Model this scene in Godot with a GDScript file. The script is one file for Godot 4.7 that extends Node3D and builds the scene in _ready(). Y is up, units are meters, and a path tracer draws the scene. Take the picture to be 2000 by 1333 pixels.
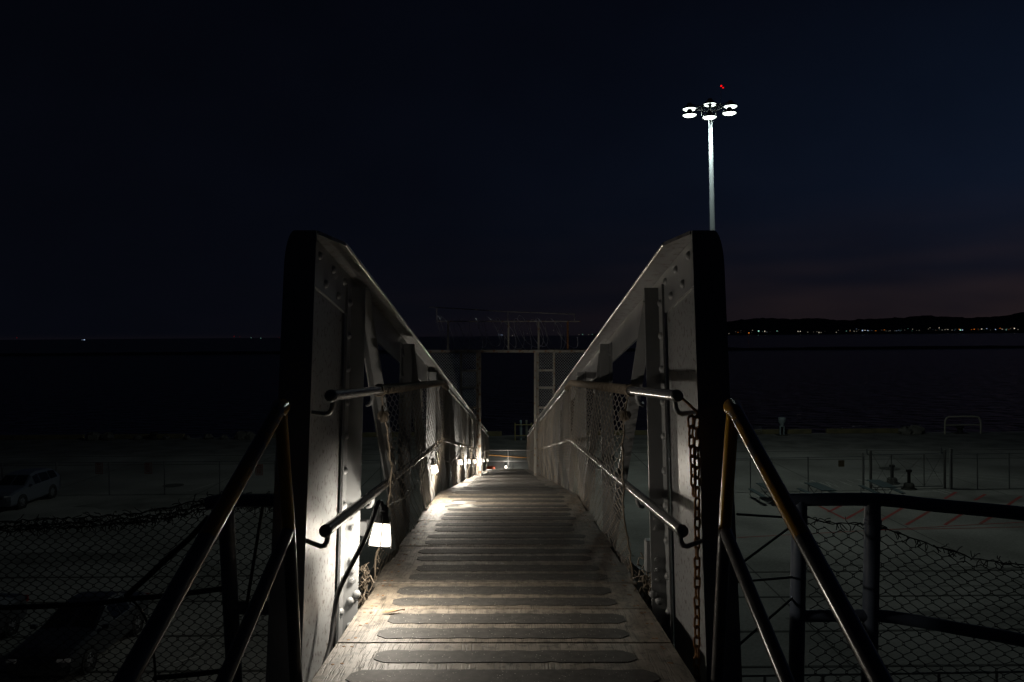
extends Node3D
# Night view down a ship's gangway: the gangway, its nets and lamps, the ship's rails, the pier, the bay and the far shore.

const F := 1600.0            # focal length in pixels of the 2000 px wide photograph
const CAM_H := 8.9           # eye above the pier
const ROLL := 0.0076
const PITCH := 0.00656
var SHIP: Transform3D        # the ship's frame: origin at the eye, rolled with the ship
var CAMB: Basis
var bases := {}
var rng := RandomNumberGenerator.new()
var M := {}

# ------------------------------------------------------------------ mesh builder
class MB:
	var v := PackedVector3Array()
	var n := PackedVector3Array()
	func tri(a: Vector3, b: Vector3, c: Vector3, na: Vector3, nb: Vector3, nc: Vector3) -> void:
		if (c - a).cross(b - a).dot(na + nb + nc) < 0.0:
			v.append(a); v.append(c); v.append(b)
			n.append(na); n.append(nc); n.append(nb)
		else:
			v.append(a); v.append(b); v.append(c)
			n.append(na); n.append(nb); n.append(nc)
	func quad(a: Vector3, b: Vector3, c: Vector3, d: Vector3, nn: Vector3) -> void:
		tri(a, b, c, nn, nn, nn)
		tri(a, c, d, nn, nn, nn)
	# a flat quad whose normal points away from "inside"
	func face(a: Vector3, b: Vector3, c: Vector3, d: Vector3, inside: Vector3) -> void:
		var nn := (b - a).cross(c - a)
		if nn.length_squared() < 1e-14:
			nn = (c - a).cross(d - a)
		nn = nn.normalized()
		if nn.dot((a + b + c + d) / 4.0 - inside) < 0.0:
			nn = -nn
		quad(a, b, c, d, nn)
	# eight corners: bottom ring 0-3, top ring 4-7
	func hexa(p: Array) -> void:
		var m := Vector3.ZERO
		for q in p: m += q
		m /= 8.0
		face(p[0], p[1], p[2], p[3], m); face(p[4], p[5], p[6], p[7], m)
		for i in 4:
			var j := (i + 1) % 4
			face(p[i], p[j], p[4 + j], p[4 + i], m)
	func box(c: Vector3, x: Vector3, y: Vector3, z: Vector3) -> void:
		hexa([c - x - y - z, c + x - y - z, c + x - y + z, c - x - y + z, c - x + y - z, c + x + y - z, c + x + y + z, c - x + y + z])
	func abox(lo: Vector3, hi: Vector3) -> void:
		var h := (hi - lo) / 2.0
		box((lo + hi) / 2.0, Vector3(h.x, 0, 0), Vector3(0, h.y, 0), Vector3(0, 0, h.z))
	# box with its edges cut at 45 degrees
	func cbox(c: Vector3, x: Vector3, y: Vector3, z: Vector3, e: float) -> void:
		var ax := [x, y, z]
		var cut := []
		for k in 3:
			var L: float = ax[k].length()
			cut.append(maxf(0.0, (L - e) / L))
		for k in 3:
			var i := (k + 1) % 3
			var j := (k + 2) % 3
			for s in [-1.0, 1.0]:
				var o: Vector3 = c + ax[k] * s
				var a: Vector3 = ax[i] * float(cut[i])
				var b: Vector3 = ax[j] * float(cut[j])
				quad(o - a - b, o + a - b, o + a + b, o - a + b, ax[k].normalized() * s)
		for k in 3:
			var i := (k + 1) % 3
			var j := (k + 2) % 3
			var along: Vector3 = ax[k] * float(cut[k])
			for s in [-1.0, 1.0]:
				for t in [-1.0, 1.0]:
					var p: Vector3 = c + ax[i] * s + ax[j] * (t * float(cut[j]))
					var q: Vector3 = c + ax[i] * (s * float(cut[i])) + ax[j] * t
					quad(p - along, p + along, q + along, q - along, (ax[i].normalized() * s + ax[j].normalized() * t).normalized())
	# polygon (in the plane of ex, ey) pushed along ez
	func prism(o: Vector3, pts: PackedVector2Array, ex: Vector3, ey: Vector3, ez: Vector3) -> void:
		var idx := Geometry2D.triangulate_polygon(pts)
		var nz := ez.normalized()
		for i in range(0, idx.size(), 3):
			var a := o + ex * pts[idx[i]].x + ey * pts[idx[i]].y
			var b := o + ex * pts[idx[i + 1]].x + ey * pts[idx[i + 1]].y
			var c := o + ex * pts[idx[i + 2]].x + ey * pts[idx[i + 2]].y
			tri(a, b, c, -nz, -nz, -nz)
			tri(a + ez, b + ez, c + ez, nz, nz, nz)
		var cw := Geometry2D.is_polygon_clockwise(pts)
		for i in pts.size():
			var p := pts[i]
			var q := pts[(i + 1) % pts.size()]
			var d := (q - p)
			if d.length() < 1e-7: continue
			var o2 := Vector2(d.y, -d.x).normalized()
			if cw: o2 = -o2
			var a := o + ex * p.x + ey * p.y
			var b := o + ex * q.x + ey * q.y
			quad(a, b, b + ez, a + ez, (ex * o2.x + ey * o2.y).normalized())
	func tube(path: PackedVector3Array, r: float, sides := 8, caps := true, r2 := -1.0) -> void:
		var N := path.size()
		if N < 2: return
		var t0 := (path[1] - path[0]).normalized()
		var up := Vector3.UP if absf(t0.y) < 0.9 else Vector3.RIGHT
		var side := t0.cross(up).normalized()
		var prev_p := []
		var prev_n := []
		for i in N:
			var t: Vector3
			if i == 0: t = path[1] - path[0]
			elif i == N - 1: t = path[N - 1] - path[N - 2]
			else: t = (path[i + 1] - path[i]).normalized() + (path[i] - path[i - 1]).normalized()
			t = t.normalized()
			side = (side - t * side.dot(t)).normalized()
			var o := t.cross(side)
			var rr := r if r2 < 0.0 else lerpf(r, r2, float(i) / (N - 1))
			if i > 0 and i < N - 1:
				var cs := clampf((path[i + 1] - path[i]).normalized().dot(t), 0.6, 1.0)
				rr /= cs
			var ps := []
			var ns := []
			for k in sides:
				var a := TAU * k / sides
				var d := side * cos(a) + o * sin(a)
				ns.append(d)
				ps.append(path[i] + d * rr)
			if i > 0:
				for k in sides:
					var m := (k + 1) % sides
					tri(prev_p[k], prev_p[m], ps[m], prev_n[k], prev_n[m], ns[m])
					tri(prev_p[k], ps[m], ps[k], prev_n[k], ns[m], ns[k])
			if caps and (i == 0 or i == N - 1):
				var cn := -t if i == 0 else t
				for k in sides:
					tri(path[i], ps[k], ps[(k + 1) % sides], cn, cn, cn)
			prev_p = ps
			prev_n = ns
	# thin wire, three sides
	func wire(path: PackedVector3Array, r: float) -> void:
		var N := path.size()
		var pp := [Vector3.ZERO, Vector3.ZERO, Vector3.ZERO]
		var pn := [Vector3.ZERO, Vector3.ZERO, Vector3.ZERO]
		for i in N:
			var t := (path[mini(i + 1, N - 1)] - path[maxi(i - 1, 0)]).normalized()
			var ref := Vector3(0.31, 0.2, 0.93)
			if absf(t.dot(ref)) > 0.95: ref = Vector3(1, 0, 0)
			var s := t.cross(ref).normalized()
			var o := t.cross(s)
			var nn := [s, -s * 0.5 + o * 0.866, -s * 0.5 - o * 0.866]
			var ps := [path[i] + nn[0] * r, path[i] + nn[1] * r, path[i] + nn[2] * r]
			if i > 0:
				for k in 3:
					var m := (k + 1) % 3
					tri(pp[k], pp[m], ps[m], pn[k], pn[m], nn[m])
					tri(pp[k], ps[m], ps[k], pn[k], nn[m], nn[k])
			pp = ps
			pn = nn
	# profile [radius, height] turned round axis "up" at o
	func lathe(o: Vector3, prof: PackedVector2Array, sides: int, up := Vector3.UP, smooth := true) -> void:
		var u := up.normalized()
		var x := u.cross(Vector3(0.3, 0.1, 0.95)).normalized()
		if absf(u.dot(Vector3(0.3, 0.1, 0.95).normalized())) > 0.95: x = u.cross(Vector3.RIGHT).normalized()
		var z := x.cross(u)
		for i in prof.size() - 1:
			var d := prof[i + 1] - prof[i]
			var pn := Vector2(d.y, -d.x).normalized()
			var n0 := pn
			var n1 := pn
			if smooth:
				if i > 0:
					var e := prof[i] - prof[i - 1]
					var en := Vector2(e.y, -e.x).normalized()
					if en.dot(pn) > 0.5: n0 = (pn + en).normalized()
				if i < prof.size() - 2:
					var e := prof[i + 2] - prof[i + 1]
					var en := Vector2(e.y, -e.x).normalized()
					if en.dot(pn) > 0.5: n1 = (pn + en).normalized()
			for k in sides:
				var a := TAU * k / sides
				var b := TAU * (k + 1) / sides
				var da := x * cos(a) + z * sin(a)
				var db := x * cos(b) + z * sin(b)
				var p00 := o + da * prof[i].x + u * prof[i].y
				var p01 := o + db * prof[i].x + u * prof[i].y
				var p10 := o + da * prof[i + 1].x + u * prof[i + 1].y
				var p11 := o + db * prof[i + 1].x + u * prof[i + 1].y
				var na0 := da * n0.x + u * n0.y
				var nb0 := db * n0.x + u * n0.y
				var na1 := da * n1.x + u * n1.y
				var nb1 := db * n1.x + u * n1.y
				if prof[i].x > 1e-6: tri(p00, p01, p11, na0, nb0, nb1)
				if prof[i + 1].x > 1e-6: tri(p00, p11, p10, na0, nb1, na1)
	func mesh(shift := Vector3.ZERO) -> ArrayMesh:
		var w := v
		if shift != Vector3.ZERO:
			w = PackedVector3Array()
			w.resize(v.size())
			for i in v.size(): w[i] = v[i] - shift
		var arr := []
		arr.resize(Mesh.ARRAY_MAX)
		arr[Mesh.ARRAY_VERTEX] = w
		arr[Mesh.ARRAY_NORMAL] = n
		var m := ArrayMesh.new()
		if w.size() > 0: m.add_surface_from_arrays(Mesh.PRIMITIVE_TRIANGLES, arr)
		return m

# ------------------------------------------------------------------ scene helpers
var counts := {}
func numbered(called: String) -> String:
	var k: int = counts.get(called, 0)
	counts[called] = k + 1
	return called if k == 0 else "%s_%03d" % [called, k]

func tag(o: Node3D, label: String, category: String, group := "", kind := "") -> void:
	o.set_meta("label", label)
	if category: o.set_meta("category", category)
	if group: o.set_meta("group", group)
	if kind: o.set_meta("kind", kind)

# a thing at base (in the ship's frame if on_ship, else in the world)
func thing(called: String, label: String, category: String, base: Vector3, on_ship := false, group := "") -> Node3D:
	var o := Node3D.new()
	o.name = numbered(called)
	add_child(o)
	o.transform = SHIP * Transform3D(Basis(), base) if on_ship else Transform3D(Basis(), base)
	bases[o] = base
	tag(o, label, category, group)
	return o

func obj(called: String, mb: MB, mat: Material, parent: Node3D) -> MeshInstance3D:
	var o := MeshInstance3D.new()
	o.name = called
	var b: Vector3 = bases.get(parent, Vector3.ZERO)
	o.mesh = mb.mesh(b)
	o.material_override = mat
	parent.add_child(o, true)
	bases[o] = b
	return o

func put(called: String, mesh: Mesh, mat: Material, parent: Node3D, at: Transform3D) -> MeshInstance3D:
	var o := MeshInstance3D.new()
	o.name = called
	o.mesh = mesh
	o.material_override = mat
	parent.add_child(o, true)
	var b: Vector3 = bases.get(parent, Vector3.ZERO)
	o.transform = Transform3D(at.basis, at.origin - b)
	return o

func struct(called: String, mb: MB, mat: Material) -> MeshInstance3D:
	var o := MeshInstance3D.new()
	o.name = numbered(called)
	o.mesh = mb.mesh()
	o.material_override = mat
	add_child(o)
	bases[o] = Vector3.ZERO
	o.set_meta("kind", "structure")
	return o

# pixel of the photograph -> point of the ship's frame at depth d in front of the eye
func pc(x: float, y: float, d: float) -> Vector3:
	var dir := Basis(Vector3.RIGHT, -PITCH) * Vector3((x - 1000.0) / F, -(y - 666.5) / F, -1.0)
	return dir * (d / -dir.z)

# pixel -> world point on the level y = h
func gp(x: float, y: float, h := 0.0) -> Vector3:
	var dir := CAMB * Vector3((x - 1000.0) / F, -(y - 666.5) / F, -1.0)
	return Vector3(0, CAM_H, 0) + dir * ((h - CAM_H) / dir.y)

# pixel -> world point at distance d along -z
func wp(x: float, y: float, d: float) -> Vector3:
	var dir := CAMB * Vector3((x - 1000.0) / F, -(y - 666.5) / F, -1.0)
	return Vector3(0, CAM_H, 0) + dir * (d / -dir.z)

func lin(r: float, g: float, b: float) -> Color:
	return Color(r, g, b).linear_to_srgb()

func mat(c: Color, rough := 0.6, metal := 0.0) -> StandardMaterial3D:
	var m := StandardMaterial3D.new()
	m.albedo_color = c
	m.roughness = rough
	m.metallic = metal
	return m

func noise_img(sd: int, freq: float, size: int, oct := 4) -> Image:
	var f := FastNoiseLite.new()
	f.seed = sd
	f.frequency = freq
	f.fractal_octaves = oct
	var im := f.get_seamless_image(size, size)
	return im

# texture whose colour runs through stops [[at, linear colour], ...] with the noise
func ramp_tex(im: Image, stops: Array, grit := 0.0) -> ImageTexture:
	var w := im.get_width()
	var h := im.get_height()
	var out := Image.create(w, h, true, Image.FORMAT_RGB8)
	for y in h:
		for x in w:
			var t := im.get_pixel(x, y).r + rng.randf_range(-grit, grit)
			var c: Color = stops[-1][1]
			for k in stops.size() - 1:
				if t <= stops[k + 1][0]:
					c = stops[k][1].lerp(stops[k + 1][1], clampf((t - stops[k][0]) / (stops[k + 1][0] - stops[k][0]), 0, 1))
					break
			out.set_pixel(x, y, c.linear_to_srgb())
	out.generate_mipmaps()
	return ImageTexture.create_from_image(out)

func tri_mat(tex: Texture2D, scale: Vector3, rough: float, metal := 0.0, world := false) -> StandardMaterial3D:
	var m := StandardMaterial3D.new()
	m.albedo_texture = tex
	m.roughness = rough
	m.metallic = metal
	m.uv1_triplanar = true
	m.uv1_world_triplanar = world
	m.uv1_scale = scale
	return m

func normal_from(im: Image, strength: float) -> ImageTexture:
	var b := im.duplicate()
	b.bump_map_to_normal_map(strength)
	return ImageTexture.create_from_image(b)

func make_materials() -> void:
	# weathered boards: checks (cracks) run along the walkway
	var wn := noise_img(5, 0.012, 512)
	var ws := noise_img(6, 0.03, 512, 3)
	var wood := Image.create(512, 512, true, Image.FORMAT_RGB8)
	var bump := Image.create(512, 512, false, Image.FORMAT_L8)
	var hgt := PackedFloat32Array()
	hgt.resize(512 * 512)
	var streak := PackedFloat32Array()
	streak.resize(512)
	for x in 512: streak[x] = rng.randf_range(-1, 1)
	for i in 900:                                  # separate cracks
		var x0 := rng.randf_range(0, 512)
		var y0 := rng.randi_range(0, 511)
		var L := rng.randi_range(12, 120)
		var w := rng.randf_range(0.6, 1.3)
		var strong := rng.randf_range(0.25, 1.0)
		var dx := rng.randf_range(-0.05, 0.05)
		for k in L:
			var cx0 := x0 + dx * k + sin(k * 0.09 + i) * 0.7
			var depth := sin(PI * k / L) * strong
			for q in range(-1, 2):
				var xx := posmod(int(cx0) + q, 512)
				var fall := maxf(0.0, 1.0 - absf(q) / w)
				var at := posmod(y0 + k, 512) * 512 + xx
				hgt[at] = minf(hgt[at], -fall * depth)
	for y in 512:
		for x in 512:
			var b := wn.get_pixel(x, y).r - 0.5
			var c := hgt[y * 512 + x]
			var s := streak[x] * 0.05 + streak[(x / 7) % 512] * 0.05
			var stain := clampf((ws.get_pixel(x, y).r - 0.62) * 4.0, 0.0, 0.45)
			var k := clampf(1.0 + b * 0.9 + s + rng.randf_range(-0.10, 0.10), 0.4, 1.7) * (1.0 + 0.85 * c) * (1.0 - stain)
			wood.set_pixel(x, y, Color(0.245 * k, 0.218 * k, 0.183 * k).linear_to_srgb())
			bump.set_pixel(x, y, Color.from_hsv(0, 0, clampf(0.75 + c * 0.6 + s * 0.5, 0, 1)))
	wood.generate_mipmaps()
	var wt := ImageTexture.create_from_image(wood)
	var wnrm := normal_from(bump, 3.6)
	for k in 6:
		var m := tri_mat(wt, Vector3(1.15 + 0.09 * k, 1.0, [0.9, -1.1, 1.0, -0.8, 1.2, -0.95][k]), 0.6)
		m.albedo_color = [Color(1, 1, 1), Color(0.9, 0.89, 0.88), Color(0.97, 0.96, 0.97), Color(0.85, 0.84, 0.83), Color(0.94, 0.92, 0.89), Color(1, 0.99, 0.98)][k]
		m.uv1_offset = Vector3(0.37 * k, 0, 0.21 * k)
		m.normal_enabled = true
		m.normal_texture = wnrm
		m.normal_scale = 0.8
		M["wood%d" % k] = m
	# grit tape: dark, with the glints of single grains painted in as pale specks
	var grit := Image.create(512, 512, true, Image.FORMAT_RGB8)
	var gn := noise_img(9, 0.02, 512)
	for y in 512:
		for x in 512:
			var k := 0.052 * (0.55 + 1.0 * gn.get_pixel(x, y).r) * rng.randf_range(0.7, 1.3)
			grit.set_pixel(x, y, Color(k, k * 0.94, k * 0.86).linear_to_srgb())
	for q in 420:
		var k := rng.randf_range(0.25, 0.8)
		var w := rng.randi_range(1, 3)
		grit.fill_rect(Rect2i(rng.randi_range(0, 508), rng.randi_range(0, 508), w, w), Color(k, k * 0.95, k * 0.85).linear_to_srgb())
	grit.generate_mipmaps()
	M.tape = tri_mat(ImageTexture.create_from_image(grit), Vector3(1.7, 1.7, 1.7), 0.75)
	# ship's paint: grey with faint blotches; a chipped kind for the web plates
	var pn := noise_img(21, 0.01, 256)
	M.paint = tri_mat(ramp_tex(pn, [[0.0, Color(0.165, 0.17, 0.175)], [0.45, Color(0.205, 0.212, 0.218)], [1.0, Color(0.25, 0.255, 0.26)]], 0.05), Vector3(1.2, 1.2, 1.2), 0.42)
	var pf := noise_img(33, 0.035, 512, 5)
	M.chipped = tri_mat(ramp_tex(pf, [[0.0, Color(0.04, 0.03, 0.022)], [0.24, Color(0.06, 0.045, 0.035)], [0.265, Color(0.21, 0.216, 0.222)], [1.0, Color(0.26, 0.266, 0.27)]], 0.01), Vector3(1.6, 1.6, 1.6), 0.33)
	M.flange = tri_mat(ramp_tex(pf, [[0.0, Color(0.08, 0.06, 0.045)], [0.24, Color(0.13, 0.115, 0.1)], [0.3, Color(0.2, 0.205, 0.208)], [1.0, Color(0.26, 0.263, 0.265)]], 0.03), Vector3(0.9, 0.9, 0.9), 0.42)
	M.pipe = tri_mat(ramp_tex(pn, [[0.0, Color(0.13, 0.13, 0.13)], [1.0, Color(0.21, 0.21, 0.205)]], 0.04), Vector3(3, 3, 3), 0.17)
	M.navy = tri_mat(ramp_tex(pn, [[0.0, Color(0.085, 0.11, 0.16)], [1.0, Color(0.13, 0.155, 0.2)]], 0.05), Vector3(3, 3, 3), 0.4)
	M.yellow = tri_mat(ramp_tex(pn, [[0.0, Color(0.30, 0.15, 0.015)], [0.5, Color(0.46, 0.25, 0.02)], [1.0, Color(0.52, 0.3, 0.03)]], 0.05), Vector3(4, 4, 4), 0.22)
	var wy := noise_img(41, 0.016, 256)
	M.worn_yellow = tri_mat(ramp_tex(wy, [[0.0, Color(0.07, 0.07, 0.075)], [0.40, Color(0.10, 0.095, 0.09)], [0.45, Color(0.32, 0.16, 0.02)], [1.0, Color(0.48, 0.26, 0.02)]], 0.02), Vector3(1.3, 1.3, 1.3), 0.19)
	M.grey_rail = tri_mat(ramp_tex(wy, [[0.0, Color(0.06, 0.06, 0.065)], [1.0, Color(0.14, 0.135, 0.13)]], 0.03), Vector3(2, 2, 2), 0.19)
	M.rust = tri_mat(ramp_tex(pn, [[0.0, Color(0.08, 0.035, 0.012)], [0.5, Color(0.22, 0.095, 0.025)], [1.0, Color(0.36, 0.17, 0.045)]], 0.1), Vector3(9, 9, 9), 0.75)
	M.rope = tri_mat(ramp_tex(pn, [[0.0, Color(0.13, 0.105, 0.078)], [1.0, Color(0.25, 0.205, 0.155)]], 0.06), Vector3(5, 5, 5), 0.6)
	M.glint_steel = mat(lin(0.7, 0.67, 0.62), 0.24, 0.5)  # steel of the flange edge, coloured pale to bring out its highlight
	M.black_wire = mat(lin(0.02, 0.02, 0.02), 0.5)
	M.galv = mat(lin(0.32, 0.33, 0.34), 0.42, 0.7)
	M.galv_dull = mat(lin(0.22, 0.22, 0.21), 0.6, 0.3)
	M.gate = tri_mat(ramp_tex(wy, [[0.0, Color(0.2, 0.1, 0.05)], [0.22, Color(0.22, 0.12, 0.07)], [0.27, Color(0.27, 0.26, 0.235)], [1.0, Color(0.33, 0.315, 0.29)]], 0.03), Vector3(2, 2, 2), 0.5)
	M.cable = mat(lin(0.018, 0.018, 0.02), 0.35)
	M.rubber = mat(lin(0.018, 0.018, 0.018), 0.7)
	M.rubbish = mat(lin(0.3, 0.17, 0.08), 0.8)
	# concrete of the pier
	var cn := noise_img(77, 0.006, 512, 6)
	M.concrete = tri_mat(ramp_tex(cn, [[0.0, Color(0.15, 0.15, 0.135)], [0.5, Color(0.25, 0.25, 0.23)], [1.0, Color(0.35, 0.345, 0.32)]], 0.22), Vector3(0.045, 0.045, 0.045), 0.85, 0.0, true)
	M.asphalt = tri_mat(ramp_tex(cn, [[0.0, Color(0.04, 0.04, 0.035)], [1.0, Color(0.085, 0.085, 0.075)]], 0.08), Vector3(0.08, 0.08, 0.08), 0.9, 0.0, true)
	M.patch = tri_mat(ramp_tex(cn, [[0.0, Color(0.10, 0.10, 0.09)], [0.5, Color(0.17, 0.17, 0.155)], [1.0, Color(0.25, 0.245, 0.23)]], 0.08), Vector3(0.11, 0.11, 0.11), 0.85, 0.0, true)
	M.kerb = tri_mat(ramp_tex(cn, [[0.0, Color(0.10, 0.095, 0.06)], [1.0, Color(0.24, 0.2, 0.10)]], 0.08), Vector3(0.2, 0.2, 0.2), 0.8, 0.0, true)
	M.red_line = tri_mat(ramp_tex(cn, [[0.0, Color(0.16, 0.10, 0.08)], [0.35, Color(0.3, 0.06, 0.05)], [1.0, Color(0.36, 0.05, 0.05)]], 0.1), Vector3(0.2, 0.2, 0.2), 0.8, 0.0, true)
	M.white_line = tri_mat(ramp_tex(cn, [[0.0, Color(0.2, 0.2, 0.19)], [0.4, Color(0.5, 0.5, 0.47)], [1.0, Color(0.62, 0.61, 0.56)]], 0.1), Vector3(0.2, 0.2, 0.2), 0.8, 0.0, true)
	M.rock = tri_mat(ramp_tex(cn, [[0.0, Color(0.06, 0.06, 0.055)], [1.0, Color(0.2, 0.19, 0.17)]], 0.1), Vector3(0.3, 0.3, 0.3), 0.9)
	M.hill = tri_mat(ramp_tex(cn, [[0.0, Color(0.03, 0.035, 0.03)], [1.0, Color(0.07, 0.07, 0.055)]], 0.05), Vector3(0.001, 0.001, 0.001), 1.0, 0.0, true)
	var wat := mat(lin(0.004, 0.008, 0.016), 0.16)
	wat.metallic_specular = 0.7
	var wimg := noise_img(91, 0.03, 512, 5)
	wat.normal_enabled = true
	wat.normal_texture = normal_from(wimg, 30.0)
	wat.normal_scale = 1.6
	wat.uv1_triplanar = true
	wat.uv1_world_triplanar = true
	wat.uv1_scale = Vector3(0.011, 0.03, 0.026)
	M.water = wat
	M.glass = mat(lin(0.012, 0.013, 0.015), 0.06)
	M.table = mat(lin(0.07, 0.10, 0.105), 0.7)

# ------------------------------------------------------------------ the gangway's lines
const SL1 := 0.0669
const SL2 := 0.1506
const KD := 7.58
const KY := -1.469
const D_END := 26.15
const HW := 0.65             # half width of the walkway
func cx(d: float) -> float: return -0.016 - 0.0044 * d
func deck_y(d: float) -> float:
	return KY + (KD - d) * SL1 if d < KD else KY - (d - KD) * SL2
func rail_up(d: float) -> float:
	return -0.215 - (d - 2.92) * 0.048 if d < 7.87 else -0.4525 - (d - 7.87) * SL2
func rail_low(d: float) -> float:
	return -0.679 - (d - 2.83) * 0.0634 if d < 7.87 else -0.9985 - (d - 7.87) * SL2
# girder frame: x across, u square to the long slope, s along it, from the bend of the deck
var SA := sin(atan(0.1506))
var CA := cos(atan(0.1506))
func g(x: float, u: float, s: float) -> Vector3:
	var d := KD + s * CA + u * SA
	return Vector3(cx(d) + x, KY + u * CA - s * SA, -d)
const S0 := -4.64
const S1 := 18.95

func _ready() -> void:
	rng.seed = 20240
	SHIP = Transform3D(Basis(Vector3.BACK, -ROLL), Vector3(0, CAM_H, 0))
	# ---- camera
	var cam := Camera3D.new()
	cam.name = "camera"
	add_child(cam)
	cam.transform = SHIP * Transform3D(Basis(Vector3.RIGHT, -PITCH), Vector3.ZERO)
	CAMB = cam.transform.basis
	cam.fov = rad_to_deg(2.0 * atan(666.5 / F))
	cam.near = 0.05
	cam.far = 30000.0
	cam.current = true
	# ---- sky: dusk, the last glow low on the right
	var sky_img := Image.create(1024, 512, false, Image.FORMAT_RGBF)
	var cl := FastNoiseLite.new()
	cl.seed = 12
	cl.frequency = 1.0
	cl.fractal_octaves = 4
	for y in 512:
		var el := PI / 2 - PI * (y + 0.5) / 512.0
		var e := maxf(el, 0.0)
		for x in 1024:
			var az := TAU * (x + 0.5) / 1024.0
			if az > PI: az -= TAU
			var da := az - 0.95
			if da > PI: da -= TAU
			if da < -PI: da += TAU
			var west := exp(-da * da / 0.42)
			var wide := exp(-da * da / 1.6)
			var c := Vector3(0.0007, 0.0010, 0.0022) + Vector3(0.0006, 0.0009, 0.0021) * wide
			c += Vector3(0.0013, 0.0015, 0.0025) * exp(-pow(e / 0.33, 2.0)) * (0.45 + 0.55 * wide)
			c += Vector3(0.0022, 0.0056, 0.0145) * west * exp(-pow((e - 0.16) / 0.20, 2.0)) * (1.0 - exp(-pow(e / 0.09, 2.0)))
			var streak := cl.get_noise_3d(cos(az) * 3.0, el * 34.0, sin(az) * 3.0)
			c += Vector3(0.0185, 0.0098, 0.0064) * west * exp(-pow(e / 0.085, 1.6)) * clampf(0.92 + 1.1 * streak, 0.35, 1.6)
			c *= 1.0 + 0.14 * cl.get_noise_3d(cos(az) * 5.0, el * 8.0, sin(az) * 5.0 + 20.0)
			sky_img.set_pixel(x, y, Color(c.x, c.y, c.z))
	var sm := PanoramaSkyMaterial.new()
	sm.panorama = ImageTexture.create_from_image(sky_img)
	var sky := Sky.new()
	sky.sky_material = sm
	var env := Environment.new()
	env.background_mode = Environment.BG_SKY
	env.sky = sky
	env.tonemap_mode = Environment.TONE_MAPPER_LINEAR
	env.tonemap_exposure = 1.0
	env.sdfgi_enabled = true
	env.ssao_enabled = true
	env.ssil_enabled = true
	var we := WorldEnvironment.new()
	we.environment = env
	add_child(we)

	make_materials()
	# ---- setting
	build_pier_and_water()
	build_ship()
	build_gangway()
	build_landing()
	build_stairs()
	build_deck_rails()
	build_mast()
	# ---- objects
	build_gate()
	build_nets()
	build_lamps()
	build_chain()
	build_fences()
	build_tables()
	build_cars()
	build_pier_things()
	build_shore()

# ------------------------------------------------------------------ pier, water, hills
func ground_strip(mb: MB, a: Vector3, b: Vector3, w: float, y: float) -> void:
	var d := (b - a); d.y = 0
	var s := Vector3(-d.z, 0, d.x).normalized() * (w / 2)
	a.y = y; b.y = y
	mb.quad(a - s, b - s, b + s, a + s, Vector3.UP)

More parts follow.
